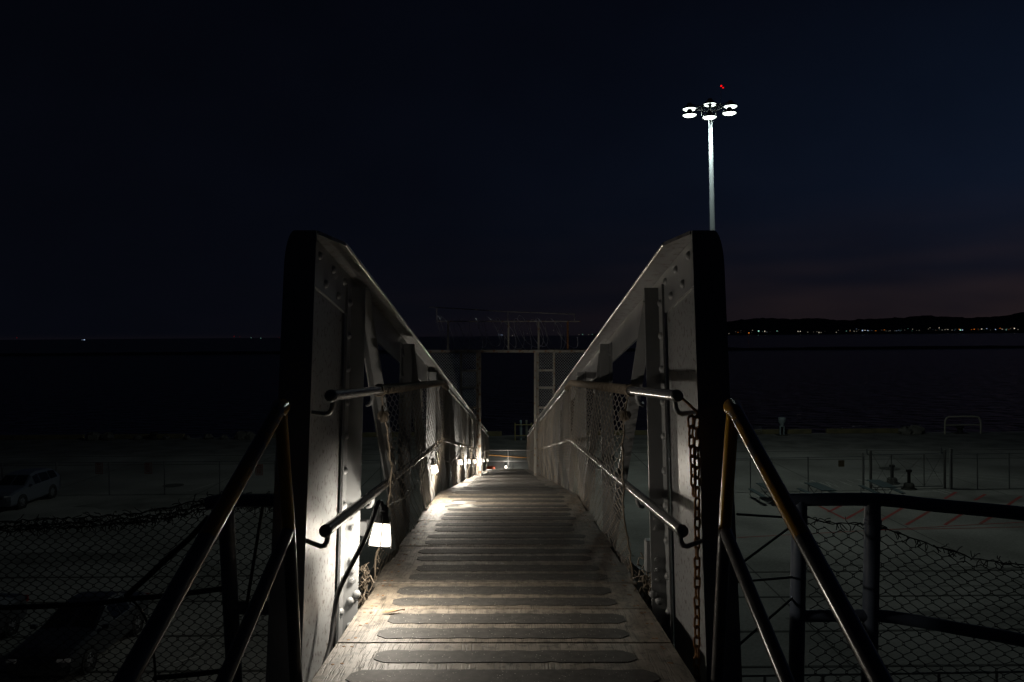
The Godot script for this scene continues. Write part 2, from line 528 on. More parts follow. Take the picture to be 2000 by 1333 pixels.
func build_pier_and_water() -> void:
	var mb := MB.new()
	mb.abox(Vector3(-260, -2.2, -73.0), Vector3(260, 0, -7.0))
	var pier := struct("pier", mb, M.concrete)
	# dark asphalt band along the outer side
	mb = MB.new()
	mb.quad(Vector3(-259, 0.004, -72.4), Vector3(259, 0.004, -72.4), Vector3(259, 0.004, -62.5), Vector3(-259, 0.004, -62.5), Vector3.UP)
	obj("dark_strip", mb, M.patch, pier)
	# crane rails and expansion joints, long dark lines in the ground
	for z in [-61.8, -57.6, -30.5, -27.6, -24.4, -21.8]:
		mb = MB.new()
		mb.abox(Vector3(-255, 0.001, z - 0.06), Vector3(255, 0.012, z + 0.06))
		obj("crane_rail", mb, M.asphalt, pier)
	for k in range(-8, 9):
		mb = MB.new()
		mb.quad(Vector3(k * 9.0 - 0.03, 0.003, -62.4), Vector3(k * 9.0 + 0.03, 0.003, -62.4), Vector3(k * 9.0 + 0.03, 0.003, -8), Vector3(k * 9.0 - 0.03, 0.003, -8), Vector3.UP)
		obj("slab_joint", mb, M.asphalt, pier)
	# patches of darker ground
	for q in [[300, 985, 8.0, 3.4], [100, 1090, 9.0, 2.0], [1930, 975, 8.0, 2.4]]:
		mb = MB.new()
		var c := gp(q[0], q[1])
		var ring := []
		for k in 20:
			var a: float = TAU * k / 20
			var r := rng.randf_range(0.8, 1.1)
			ring.append(c + Vector3(cos(a) * q[2] * 0.5 * r, 0.004, sin(a) * q[3] * 0.5 * r))
		for k in 20: mb.tri(c + Vector3(0, 0.004, 0), ring[k], ring[(k + 1) % 20], Vector3.UP, Vector3.UP, Vector3.UP)
		obj("dark_patch", mb, M.patch, pier)
	for q in 16:
		mb = MB.new()
		var ps := gp(rng.randf_range(1430, 2050) if q % 2 == 0 else rng.randf_range(-40, 560), rng.randf_range(1000, 1290))
		var hd := rng.randf_range(-0.35, 0.35)
		var curve := rng.randf_range(-0.05, 0.05)
		var wd := rng.randf_range(0.14, 0.2)
		for e in 14:
			var pe := ps + Vector3(cos(hd), 0, sin(hd)) * 0.6
			ground_strip(mb, ps, pe, wd, 0.0065)
			ps = pe
			hd += curve
		obj("tyre_mark", mb, M.patch, pier)
	# round access covers
	for q in [[1738, 916, 0.66], [338, 949, 0.6]]:
		mb = MB.new()
		mb.lathe(gp(q[0], q[1]), PackedVector2Array([Vector2(q[2], 0.002), Vector2(q[2], 0.02), Vector2(0, 0.02)]), 24)
		obj("access_cover", mb, M.asphalt, pier)
	# painted lines
	var red := [[1600, 989, 1652, 1015, 0.16], [1618, 1001, 1648, 986, 0.16], [1652, 1015, 1700, 988, 0.16], [1716, 1021, 1768, 990, 0.16], [1770, 1026, 1822, 996, 0.16], [1846, 1026, 1890, 998, 0.16], [1915, 1024, 1960, 996, 0.16],
		[1846, 975, 1868, 962, 0.16], [1905, 978, 1925, 966, 0.16], [1962, 992, 1995, 970, 0.16], [1440, 1051, 2010, 1020, 0.08], [1720, 1036, 2010, 1030, 0.08]]
	for q in red:
		mb = MB.new()
		ground_strip(mb, gp(q[0], q[1]), gp(q[2], q[3]), q[4], 0.008)
		obj("red_line", mb, M.red_line, pier)
	for k in 26:
		mb = MB.new()
		var x := 1562.0 + k * 5.6 + rng.randf_range(-2, 2)
		var y := rng.randf_range(934, 944)
		ground_strip(mb, gp(x, y), gp(x + rng.randf_range(10, 26), y + rng.randf_range(5, 11)), rng.randf_range(0.02, 0.06), 0.0085)
		obj("chalk_stroke", mb, M.white_line, pier)
	var white := [[1822, 958, 1852, 966], [1832, 956, 1860, 964], [1700, 922, 1860, 936], [1740, 918, 1990, 938], [1860, 922, 2010, 934], [1860, 931, 2010, 948], [1760, 934, 1850, 926], [1790, 962, 1850, 960],
		[300, 948, 380, 946], [370, 960, 420, 944], [330, 1240, 432, 1222], [320, 1300, 434, 1272], [350, 1262, 430, 1246], [150, 868, 190, 867], [260, 885, 300, 884]]
	for q in white:
		mb = MB.new()
		ground_strip(mb, gp(q[0], q[1]), gp(q[2], q[3]), 0.07, 0.009)
		obj("white_line", mb, M.white_line, pier)
	# low timber kerb along the pier's outer edge, in lengths
	var x0 := -110.0
	while x0 < 110.0:
		var L := rng.randf_range(5.0, 9.0)
		if rng.randf() < 0.8:
			mb = MB.new()
			mb.cbox(Vector3(x0 + L / 2, 0.2, -72.7), Vector3(L / 2, 0, 0), Vector3(0, 0.2, 0), Vector3(0, 0, 0.22), 0.03)
			obj("edge_kerb", mb, M.kerb, pier)
		x0 += L + rng.randf_range(0.3, 1.5)
	# water
	mb = MB.new()
	mb.quad(Vector3(-26000, -3, -29000), Vector3(26000, -3, -29000), Vector3(26000, -3, 4000), Vector3(-26000, -3, 4000), Vector3.UP)
	struct("water", mb, M.water)
	# hills beyond the bay
	var ridge := [[1160, 652], [1200, 649], [1260, 642], [1350, 634], [1424, 629], [1455, 624], [1490, 621], [1530, 623], [1600, 622], [1650, 626], [1700, 623], [1750, 621], [1810, 617], [1850, 619], [1900, 621], [1950, 618], [2000, 611], [2080, 606], [2200, 600], [2340, 607], [2500, 612]]
	var f := FastNoiseLite.new()
	f.seed = 3
	f.frequency = 0.05
	mb = MB.new()
	var prev := []
	for x in range(1160, 2500, 6):
		var y := 0.0
		for k in ridge.size() - 1:
			if x >= ridge[k][0] and x <= ridge[k + 1][0]:
				y = lerpf(ridge[k][1], ridge[k + 1][1], smoothstep(0, 1, (x - ridge[k][0]) / float(ridge[k + 1][0] - ridge[k][0])))
		y += f.get_noise_1d(x) * 2.2 + f.get_noise_1d(x * 5.0) * 0.8
		var top := wp(x, y, 9800)
		var row := [Vector3(top.x * 0.86, -4, -8300), Vector3(top.x * 0.92, top.y * 0.42, -8900), Vector3(top.x * 0.96, top.y * 0.75 + f.get_noise_1d(x * 3.0 + 99) * 12, -9400), top, Vector3(top.x * 1.1, -4, -11500)]
		if prev.size():
			for k in 4:
				var nn: Vector3 = (row[k + 1] - row[k]).cross(prev[k] - row[k]).normalized()
				if nn.y < 0: nn = -nn
				mb.quad(prev[k], row[k], row[k + 1], prev[k + 1], nn)
		prev = row
	struct("hills", mb, M.hill)
	# breakwater
	var bw := thing("breakwater", "low dark stone breakwater lying across the bay", "breakwater", Vector3(0, -3, -600))
	mb = MB.new()
	var p0 := []
	for k in 181:
		var x := -900.0 + 10.0 * k
		var h := -1.2 + rng.randf_range(-0.25, 0.35)
		var row := [Vector3(x, -3.6, -594), Vector3(x, h - 0.4, -597 + rng.randf_range(-0.4, 0.4)), Vector3(x, h, -600), Vector3(x, -3.6, -607)]
		if p0.size():
			for j in 3:
				var nn: Vector3 = (row[j + 1] - row[j]).cross(p0[j] - row[j]).normalized()
				if nn.y < 0: nn = -nn
				mb.quad(p0[j], row[j], row[j + 1], p0[j + 1], nn)
		p0 = row
	obj("stone_bank", mb, M.rock, bw)

# ------------------------------------------------------------------ ship's deck under the camera
func build_ship() -> void:
	var mb := MB.new()
	mb.abox(Vector3(-16, -1.80, -3.98), Vector3(16, -1.72, 6))
	mb.abox(Vector3(-16, -11.6, -3.96), Vector3(16, -1.80, -3.90))
	for i in mb.v.size():
		mb.v[i] = SHIP * mb.v[i]
		mb.n[i] = SHIP.basis * mb.n[i]
	struct("ship_deck", mb, M.paint)

# ------------------------------------------------------------------ gangway
func board(par: Node3D, d0: float, d1: float, k: int) -> void:
	var y0 := deck_y(d0)
	var y1 := deck_y(d1)
	var lift := rng.randf_range(-0.0015, 0.0025)
	var a := Vector3(cx(d0), y0 + lift, -d0)
	var b := Vector3(cx(d1), y1 + lift, -d1)
	var zdir := (a - b).normalized()
	var up := Vector3.RIGHT.cross(zdir) * -1.0
	if up.y < 0: up = -up
	var mb := MB.new()
	var wl := HW + rng.randf_range(-0.012, 0.012)
	var len := (a - b).length() / 2 - 0.0035
	mb.cbox((a + b) / 2 - up * 0.016, Vector3(wl, 0, 0), up * 0.016, zdir * len, 0.004)
	var o := obj("deck_board", mb, M["wood%d" % ((k * 5 + k / 6) % 6)], par)
	if d0 < 9.0:
		var sc := MB.new()
		for sx in [-0.6, -0.575, 0.585, 0.6]:
			for f in [0.1, 0.5, 0.88]:
				sc.lathe(a.lerp(b, f + rng.randf_range(-0.03, 0.03)) + Vector3(sx + rng.randf_range(-0.01, 0.01), 0, 0) + up * 0.0005, PackedVector2Array([Vector2(0.0065, -0.002), Vector2(0.0065, 0.0005), Vector2(0.0035, 0.0009), Vector2(0, 0.0003)]), 8, up)
		obj("screws", sc, M.rust, o).set_meta("kind", "stuff")
	# two grit strips with cut corners
	for j in 2:
		if d0 > 7.4 and rng.randf() < 0.10: continue
		var f0 := (0.10 if j == 0 else 0.53) + rng.randf_range(-0.012, 0.012)
		var w := 0.071 + rng.randf_range(-0.006, 0.004)
		var cc := a.lerp(b, f0 + 0.14) + up * 0.0012
		var l := 0.5 + rng.randf_range(-0.035, 0.03)
		var r := 0.5 + rng.randf_range(-0.035, 0.03)
		var e := 0.035
		var pts := PackedVector2Array()
		var base := [Vector2(-l + e, -w), Vector2(r - e, -w), Vector2(r, -w + e), Vector2(r, w - e), Vector2(r - e, w), Vector2(-l + e, w), Vector2(-l, w - e), Vector2(-l, -w + e)]
		for q in base.size():
			var p: Vector2 = base[q]
			pts.append(p + Vector2(rng.randf_range(-0.006, 0.006), rng.randf_range(-0.003, 0.003)))
			if q == 0 or q == 4:
				var nx: Vector2 = base[(q + 1) % base.size()]
				for m in range(1, 26):
					pts.append(p.lerp(nx, m / 26.0) + Vector2(0, rng.randf_range(-0.0045, 0.0045) * (3.0 if rng.randf() < 0.12 else 1.0)))
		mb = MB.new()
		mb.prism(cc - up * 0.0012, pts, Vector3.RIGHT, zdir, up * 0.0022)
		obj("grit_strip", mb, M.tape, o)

func build_gangway() -> void:
	var base := Vector3(cx(8.0), deck_y(26.0), -14.5)
	var G := thing("gangway", "long grey steel gangway with plank deck sloping down to the pier", "gangway", base, true)
	# deck
	var k := 0
	var d := 2.63
	while d < KD - 0.05:
		var d1 := minf(d + 0.483, KD)
		if KD - d1 < 0.2: d1 = KD
		board(G, d, d1, k)
		d = d1
		k += 1
	while d < D_END - 0.05:
		var d1 := minf(d + 0.477, D_END)
		if D_END - d1 < 0.2: d1 = D_END
		board(G, d, d1, k)
		d = d1
		k += 1
	# bearers under the boards
	for sd in [-1, 1]:
		var mb := MB.new()
		for seg in [[2.66, KD], [KD, D_END]]:
			var a := Vector3(cx(seg[0]) + sd * 0.55, deck_y(seg[0]) - 0.083, -seg[0])
			var b := Vector3(cx(seg[1]) + sd * 0.55, deck_y(seg[1]) - 0.083, -seg[1])
			mb.box((a + b) / 2, Vector3(0.03, 0, 0), Vector3(0, 0.05, 0), (b - a) / 2)
		obj("deck_bearer", mb, M.paint, G)
	for q in [[1, 3.93, 0.075, 0.02], [-1, 4.0, 0.035, 0.22]]:
		var mj := MB.new()
		mj.cbox(Vector3(cx(q[1]) + q[0] * 0.705, deck_y(q[1]) + q[3] + q[2] * 2, -q[1]), Vector3(0.032, 0, 0), Vector3(0, q[2], 0), Vector3(0, 0, 0.03), 0.004)
		obj("junction_box", mj, M.paint, G)
	for q in 9:
		var ms := MB.new()
		var pts := PackedVector2Array()
		var lx := rng.randf_range(0.05, 0.16)
		var lz := rng.randf_range(0.008, 0.03)
		for e in 14:
			var a := TAU * e / 14
			pts.append(Vector2(cos(a) * lx * rng.randf_range(0.6, 1.15), sin(a) * lz * rng.randf_range(0.5, 1.3)))
		var dq := 6.66 + 0.045 * q
		ms.prism(Vector3(cx(dq) - 0.37 + rng.randf_range(-0.06, 0.06), deck_y(dq) + 0.0035, -dq), pts, Vector3.RIGHT, Vector3(0, -0.0667, -0.9978), Vector3(0, 0.001, 0))
		obj("paint_scuff", ms, M.white_line, G)
	var rivet := MB.new()
	rivet.lathe(Vector3.ZERO, PackedVector2Array([Vector2(0.0185, 0), Vector2(0.0172, 0.006), Vector2(0.0125, 0.0115), Vector2(0.0065, 0.0145), Vector2(0, 0.015)]), 10)
	var rv := rivet.mesh()
	var nut := MB.new()
	nut.lathe(Vector3.ZERO, PackedVector2Array([Vector2(0.02, 0), Vector2(0.02, 0.002), Vector2(0.013, 0.002), Vector2(0.013, 0.011), Vector2(0.006, 0.011), Vector2(0.006, 0.016), Vector2(0, 0.016)]), 6, Vector3.UP, false)
	var nu := nut.mesh()
	var posts := []
	var s := -3.89
	while s < S1 - 0.2:
		posts.append(s)
		s += 1.92
	for sd in [-1, 1]:
		var mb := MB.new()
		var ax := Vector3(sd, 0, 0)
		var ud := g(0, 1, 0) - g(0, 0, 0)
		var tl := g(0, 0, 1) - g(0, 0, 0)
		# top flange, its near inner corner cut off
		mb.prism(g(0, 1.184, 0), PackedVector2Array([Vector2(0.718, S0 + 0.005), Vector2(0.806, S0 + 0.005), Vector2(0.842, S0 + 0.12), Vector2(0.842, S1), Vector2(0.65, S1), Vector2(0.65, S0 + 0.17)]), ax, tl, ud * 0.014)
		var fl := obj("top_flange", mb, M.flange, G)
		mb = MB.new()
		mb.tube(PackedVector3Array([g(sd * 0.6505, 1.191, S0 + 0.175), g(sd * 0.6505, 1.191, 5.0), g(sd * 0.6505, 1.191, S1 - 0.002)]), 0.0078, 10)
		obj("glint_edge", mb, M.glint_steel, fl)  # pale bar added on the worn edge to draw the lamplight as a line
		# end plate wrapping the near end, outer corner rounded
		mb = MB.new()
		var pp := PackedVector2Array([Vector2(0.7235, -0.62), Vector2(0.850, -0.62), Vector2(0.843, 1.05)])
		for q in range(1, 9):
			var a := PI / 2 * q / 8
			pp.append(Vector2(0.808 + 0.035 * cos(a), 1.05 + 0.145 * sin(a)))
		pp.append(Vector2(0.7235, 1.195))
		mb.prism(g(0, 0, S0), pp, ax, ud, -tl * 0.014)
		var ep := obj("end_plate", mb, M.paint, G)
		# web plate of the closed end panel
		mb = MB.new()
		mb.box(g(sd * 0.757, 0.282, (S0 - 3.93) / 2), ax * 0.005, ud * 0.902, tl * ((-3.93 - S0) / 2))
		obj("web_plate", mb, M.chipped, G)
		# upper chord plate with its rivets, in the end panel also a gusset
		mb = MB.new()
		mb.box(g(sd * 0.746, 1.088, (S0 + S1) / 2 + 0.005), ax * 0.006, ud * 0.094, tl * ((S1 - S0) / 2 - 0.005))
		var ch := obj("upper_chord", mb, M.paint, G)
		for q in [[-4.52, 1.13], [-4.40, 1.04], [-4.27, 1.13], [-4.15, 1.04], [-4.03, 1.13]]:
			put("rivet", rv, M.paint, ch, Transform3D(Basis(Vector3.BACK, PI / 2 * sd), g(sd * 0.740, q[1], q[0])))
		# bottom chord
		mb = MB.new()
		mb.box(g(sd * 0.746, -0.44, (-3.9 + S1) / 2), ax * 0.006, ud * 0.16, tl * ((S1 + 3.9) / 2 - 0.005))
		mb.box(g(sd * 0.746, -0.587, (S0 + S1) / 2), ax * 0.09, ud * 0.007, tl * ((S1 - S0) / 2 - 0.005))
		obj("bottom_chord", mb, M.paint, G)
		for q in posts.size():
			var ps: float = posts[q]
			# angle: leg against the web (towards the near end) and plate square to it
			mb = MB.new()
			var top := 1.13
			mb.box(g(sd * 0.704, (top - 0.55) / 2, ps), ax * 0.041, ud * ((top + 0.55) / 2), tl * 0.005)
			mb.box(g(sd * 0.7345, (top - 0.55) / 2, ps - 0.047), ax * 0.0055, ud * ((top + 0.55) / 2), tl * 0.042)
			var po := obj("post", mb, M.paint, G)
			if q < 3:
				var u := -0.35
				while u < 1.05:
					put("rivet", rv, M.paint, po, Transform3D(Basis(Vector3.BACK, PI / 2 * sd), g(sd * 0.729, u, ps - 0.055)))
					u += 0.155
				if q == 0:
					for w in [0.10, 0.055, 0.01, -0.13, -0.175, -0.22]:
						put("bolt", nu, M.paint, po, Transform3D(Basis(Vector3.RIGHT, PI / 2), g(sd * 0.690, w, ps - 0.005)))
					for w in [-0.31, -0.42]:
						put("rivet", rv, M.paint, po, Transform3D(Basis(Vector3.RIGHT, PI / 2), g(sd * 0.695, w, ps - 0.005)))
						put("rivet", rv, M.paint, po, Transform3D(Basis(Vector3.RIGHT, PI / 2), g(sd * 0.668, w + 0.03, ps - 0.005)))
				elif q == 1:
					for w in [0.2, 0.155]:
						put("bolt", nu, M.paint, po, Transform3D(Basis(Vector3.RIGHT, PI / 2), g(sd * 0.690, w, ps - 0.005)))
			# cross beam under the deck
			if sd == 1:
				mb = MB.new()
				var bd := -g(0, -0.2, ps + 0.05).z
				mb.box(Vector3(cx(bd), deck_y(bd) - 0.215, -bd), Vector3(0.738, 0, 0), ud * 0.07, tl * 0.03)
				obj("cross_beam", mb, M.paint, G)
			# diagonal from the head of this post to the foot of the next
			if q < posts.size() - 1:
				mb = MB.new()
				var a := g(sd * 0.712, 1.10, ps + 0.03)
				var b := g(sd * 0.712, -0.36, ps + 1.86)
				var dd := (b - a).normalized()
				mb.box((a + b) / 2, ax * 0.005, dd.cross(ax).normalized() * 0.05, (b - a) / 2)
				mb.box((a + b) / 2 + dd.cross(ax).normalized() * 0.045 - ax * 0.03, ax * 0.026, dd.cross(ax).normalized() * 0.005, (b - a) / 2)
				obj("diagonal", mb, M.paint, G)
		# handrails: two pipes a side, bent with the deck
		for which in 2:
			var path := PackedVector3Array()
			var near := 2.93 if which == 0 else 2.84
			for dd in [near, 3.6, 4.4, 5.3, 6.2, 7.0, 7.55, 7.78, 7.96, 8.2, 9.5, 12.0, 16.0, 20.0, 26.1]:
				var yy := rail_up(dd) if which == 0 else rail_low(dd)
				if absf(dd - 7.87) < 0.12: yy -= 0.004
				path.append(Vector3(cx(dd) + sd * 0.62, yy, -dd))
			mb = MB.new()
			mb.tube(path, 0.0205, 14)
			var rl := obj("handrail", mb, M.pipe, G)
			# closed end
			mb = MB.new()
			mb.lathe(path[0] + Vector3(0, 0, -0.004), PackedVector2Array([Vector2(0.0225, -0.01), Vector2(0.0225, 0.006), Vector2(0.015, 0.014), Vector2(0, 0.017)]), 14, Vector3(0, 0, 1))
			obj("end_cap", mb, M.pipe, rl)
			# bent brackets to the girder
			for bd in [near + 0.05, 3.86, 5.74, 7.6]:
				mb = MB.new()
				var yy := rail_up(bd) if which == 0 else rail_low(bd)
				var far_x := 0.751 if bd < 3.5 else 0.665
				var xx := cx(bd)
				mb.tube(PackedVector3Array([Vector3(xx + sd * 0.622, yy - 0.018, -bd), Vector3(xx + sd * 0.626, yy - 0.045, -bd), Vector3(xx + sd * 0.636, yy - 0.062, -bd - 0.01), Vector3(xx + sd * 0.655, yy - 0.07, -bd - 0.03), Vector3(xx + sd * maxf(far_x, 0.672), yy - 0.071, -bd - 0.14)]), 0.009, 8)
				obj("bracket", mb, M.paint, rl)

# ------------------------------------------------------------------ landing tower at the far end
func build_landing() -> void:
	var y := -5.55
	var T := thing("landing_tower", "steel landing platform with wire fence at the gangway's lower end", "platform", Vector3(-0.12, -8.9, -28.4), true)
	var mb := MB.new()
	mb.abox(Vector3(-2.0, y - 0.12, -30.6), Vector3(1.7, y, -26.35))
	obj("platform", mb, M.galv_dull, T)
	for x in [-1.9, 1.6]:
		for z in [-30.5, -26.45]:
			mb = MB.new()
			mb.abox(Vector3(x - 0.09, -8.96, z - 0.09), Vector3(x + 0.09, y - 0.12, z + 0.09))
			obj("leg", mb, M.paint, T)
	# beam that the gangway rests on
	mb = MB.new()
	mb.abox(Vector3(-1.0, y, -26.3), Vector3(0.8, -4.94, -26.05))
	obj("bearing_beam", mb, M.paint, T)
	for yy in [-4.27, -4.68, -5.45]:
		mb = MB.new()
		mb.tube(PackedVector3Array([Vector3(-1.95, yy, -30.5), Vector3(1.65, yy, -30.5)]), 0.024, 8)
		obj("fence_rail", mb, M.galv, T)
	for x in [-1.93, -0.14, 1.63]:
		mb = MB.new()
		mb.tube(PackedVector3Array([Vector3(x, y, -30.5), Vector3(x, -4.25, -30.5)]), 0.024, 8)
		obj("fence_post", mb, M.galv, T)
	mb = MB.new()
	chain_link(mb, func(a: float, b: float) -> Vector3: return Vector3(-1.93 + a, -5.45 + b, -30.47), 3.56, 1.17, 0.07, 0.075, 0.004)
	obj("wire_mesh", mb, M.galv, T)
	var rp := thing("yellow_rope", "orange yellow rope strung across the wire fence of the landing", "rope", Vector3(0, -4.5, -30.4), true)
	mb = MB.new()
	mb.tube(PackedVector3Array([Vector3(-1.0, -4.43, -30.43), Vector3(-0.3, -4.48, -30.42), Vector3(0.3, -4.53, -30.42), Vector3(1.2, -4.55, -30.43)]), 0.014, 6)
	obj("rope", mb, mat(lin(0.5, 0.22, 0.02), 0.6), rp)
	var bn := thing("orange_bucket", "small orange bucket standing on the landing behind the net", "bucket", Vector3(-0.78, y, -29.9), true)
	mb = MB.new()
	mb.lathe(Vector3(-0.78, y, -29.9), PackedVector2Array([Vector2(0.13, 0), Vector2(0.16, 0.72), Vector2(0.172, 0.72), Vector2(0.172, 0.76), Vector2(0.15, 0.76), Vector2(0.12, 0.05), Vector2(0, 0.05)]), 18)
	obj("pail", mb, mat(lin(0.6, 0.09, 0.02), 0.5), bn)
	mb = MB.new()
	var hp := PackedVector3Array()
	for q in 13:
		var a := PI * q / 12
		hp.append(Vector3(-0.78 + 0.172 * cos(a), y + 0.74 + 0.05 * sin(a), -29.9 + 0.12 * sin(a)))
	mb.tube(hp, 0.005, 5)
	obj("handle", mb, M.galv, bn)

# zigzag wires that hook into each other over a surface f(along, up)
func chain_link(mb: MB, f: Callable, W: float, H: float, cw: float, chh: float, r: float, jit := 0.0) -> void:
	var half := cw / 2
	var nw := int(W / half)
	var nh := int(H / (chh / 2))
	for k in nw:
		var pts := PackedVector3Array()
		for j in nh + 1:
			var odd := (j + k) % 2
			var x := (k + odd) * half + (0.06 * cw if odd == 1 else -0.06 * cw)
			x += rng.randf_range(-jit, jit)
			var y := j * chh / 2
			if j > 0: pts.append(f.call(clampf(x, 0, W), y - chh * 0.06))
			if j < nh: pts.append(f.call(clampf(x, 0, W), y + chh * 0.06))
		mb.wire(pts, r)

# ------------------------------------------------------------------ steps and rails on the ship's side
func build_stairs() -> void:
	var T := thing("boarding_steps", "short flight of steps with worn yellow and grey pipe rails", "steps", Vector3(-0.03, -1.72, -1.9), true)
	for k in 3:
		var mb := MB.new()
		var d := 2.55 - 0.34 * k
		mb.cbox(Vector3(-0.03, -1.30 - 0.145 * k, -d + 0.16), Vector3(0.66, 0, 0), Vector3(0, 0.018, 0), Vector3(0, 0, 0.16), 0.005)
		obj("tread", mb, M.wood1, T)
	for sd in [-1, 1]:
		var mb := MB.new()
		mb.hexa([Vector3(-0.03 + sd * 0.665, -1.72, -2.6), Vector3(-0.03 + sd * 0.695, -1.72, -2.6), Vector3(-0.03 + sd * 0.695, -1.72, -1.35), Vector3(-0.03 + sd * 0.665, -1.72, -1.35),
			Vector3(-0.03 + sd * 0.665, -1.24, -2.6), Vector3(-0.03 + sd * 0.695, -1.24, -2.6), Vector3(-0.03 + sd * 0.695, -1.66, -1.35), Vector3(-0.03 + sd * 0.665, -1.66, -1.35)])
		obj("stringer", mb, M.paint, T)
		var c := -0.018
		# post: yellow head, grey below
		mb = MB.new()
		mb.tube(PackedVector3Array([Vector3(c + sd * 0.737, -0.655, -2.765), Vector3(c + sd * 0.763, -0.255, -2.76)]), 0.0215, 14)
		obj("yellow_post", mb, M.yellow, T)
		mb = MB.new()
		mb.tube(PackedVector3Array([Vector3(c + sd * 0.690, -1.73, -2.775), Vector3(c + sd * 0.737, -0.655, -2.765)]), 0.0212, 14)
		obj("lower_post", mb, M.grey_rail, T)
		# upper rail
		mb = MB.new()
		var a := Vector3(c + sd * 0.763, -0.243, -2.755)
		var dir := Vector3(sd * 0.025, -0.478, 1.05)
		mb.tube(PackedVector3Array([Vector3(c + sd * 0.763, -0.262, -2.762), a, a + dir * 0.03 + Vector3(0, 0.002, 0), a + dir * 0.3, a + dir * 0.6]), 0.024, 14, false)
		obj("upper_rail", mb, M.worn_yellow, T)
		mb = MB.new()
		mb.tube(PackedVector3Array([a + dir * 0.6, a + dir, a + dir * 1.5]), 0.0238, 14)
		obj("upper_rail", mb, M.grey_rail, T)
		# lower rail
		mb = MB.new()
		var b := Vector3(c + sd * 0.738, -0.66, -2.76)
		mb.tube(PackedVector3Array([b, b + dir * 0.4, b + dir * 0.8, b + dir * 1.2]), 0.021, 14)
		obj("lower_rail", mb, M.grey_rail, T)
		mb = MB.new()
		mb.tube(PackedVector3Array([Vector3(c + sd * 0.80, -1.73, -1.2), a + dir * 1.48]), 0.021, 12)
		obj("newel", mb, M.grey_rail, T)

func smooth_path(pts: Array, per := 6) -> PackedVector3Array:
	var cv := Curve3D.new()
	for i in pts.size():
		var a: Vector3 = pts[maxi(i - 1, 0)]
		var b: Vector3 = pts[mini(i + 1, pts.size() - 1)]
		cv.add_point(pts[i], -(b - a) / 6.0, (b - a) / 6.0)
	var out := PackedVector3Array()
	for i in pts.size() - 1:
		for k in per: out.append(cv.sample(i, float(k) / per))
	out.append(pts[-1])
	return out

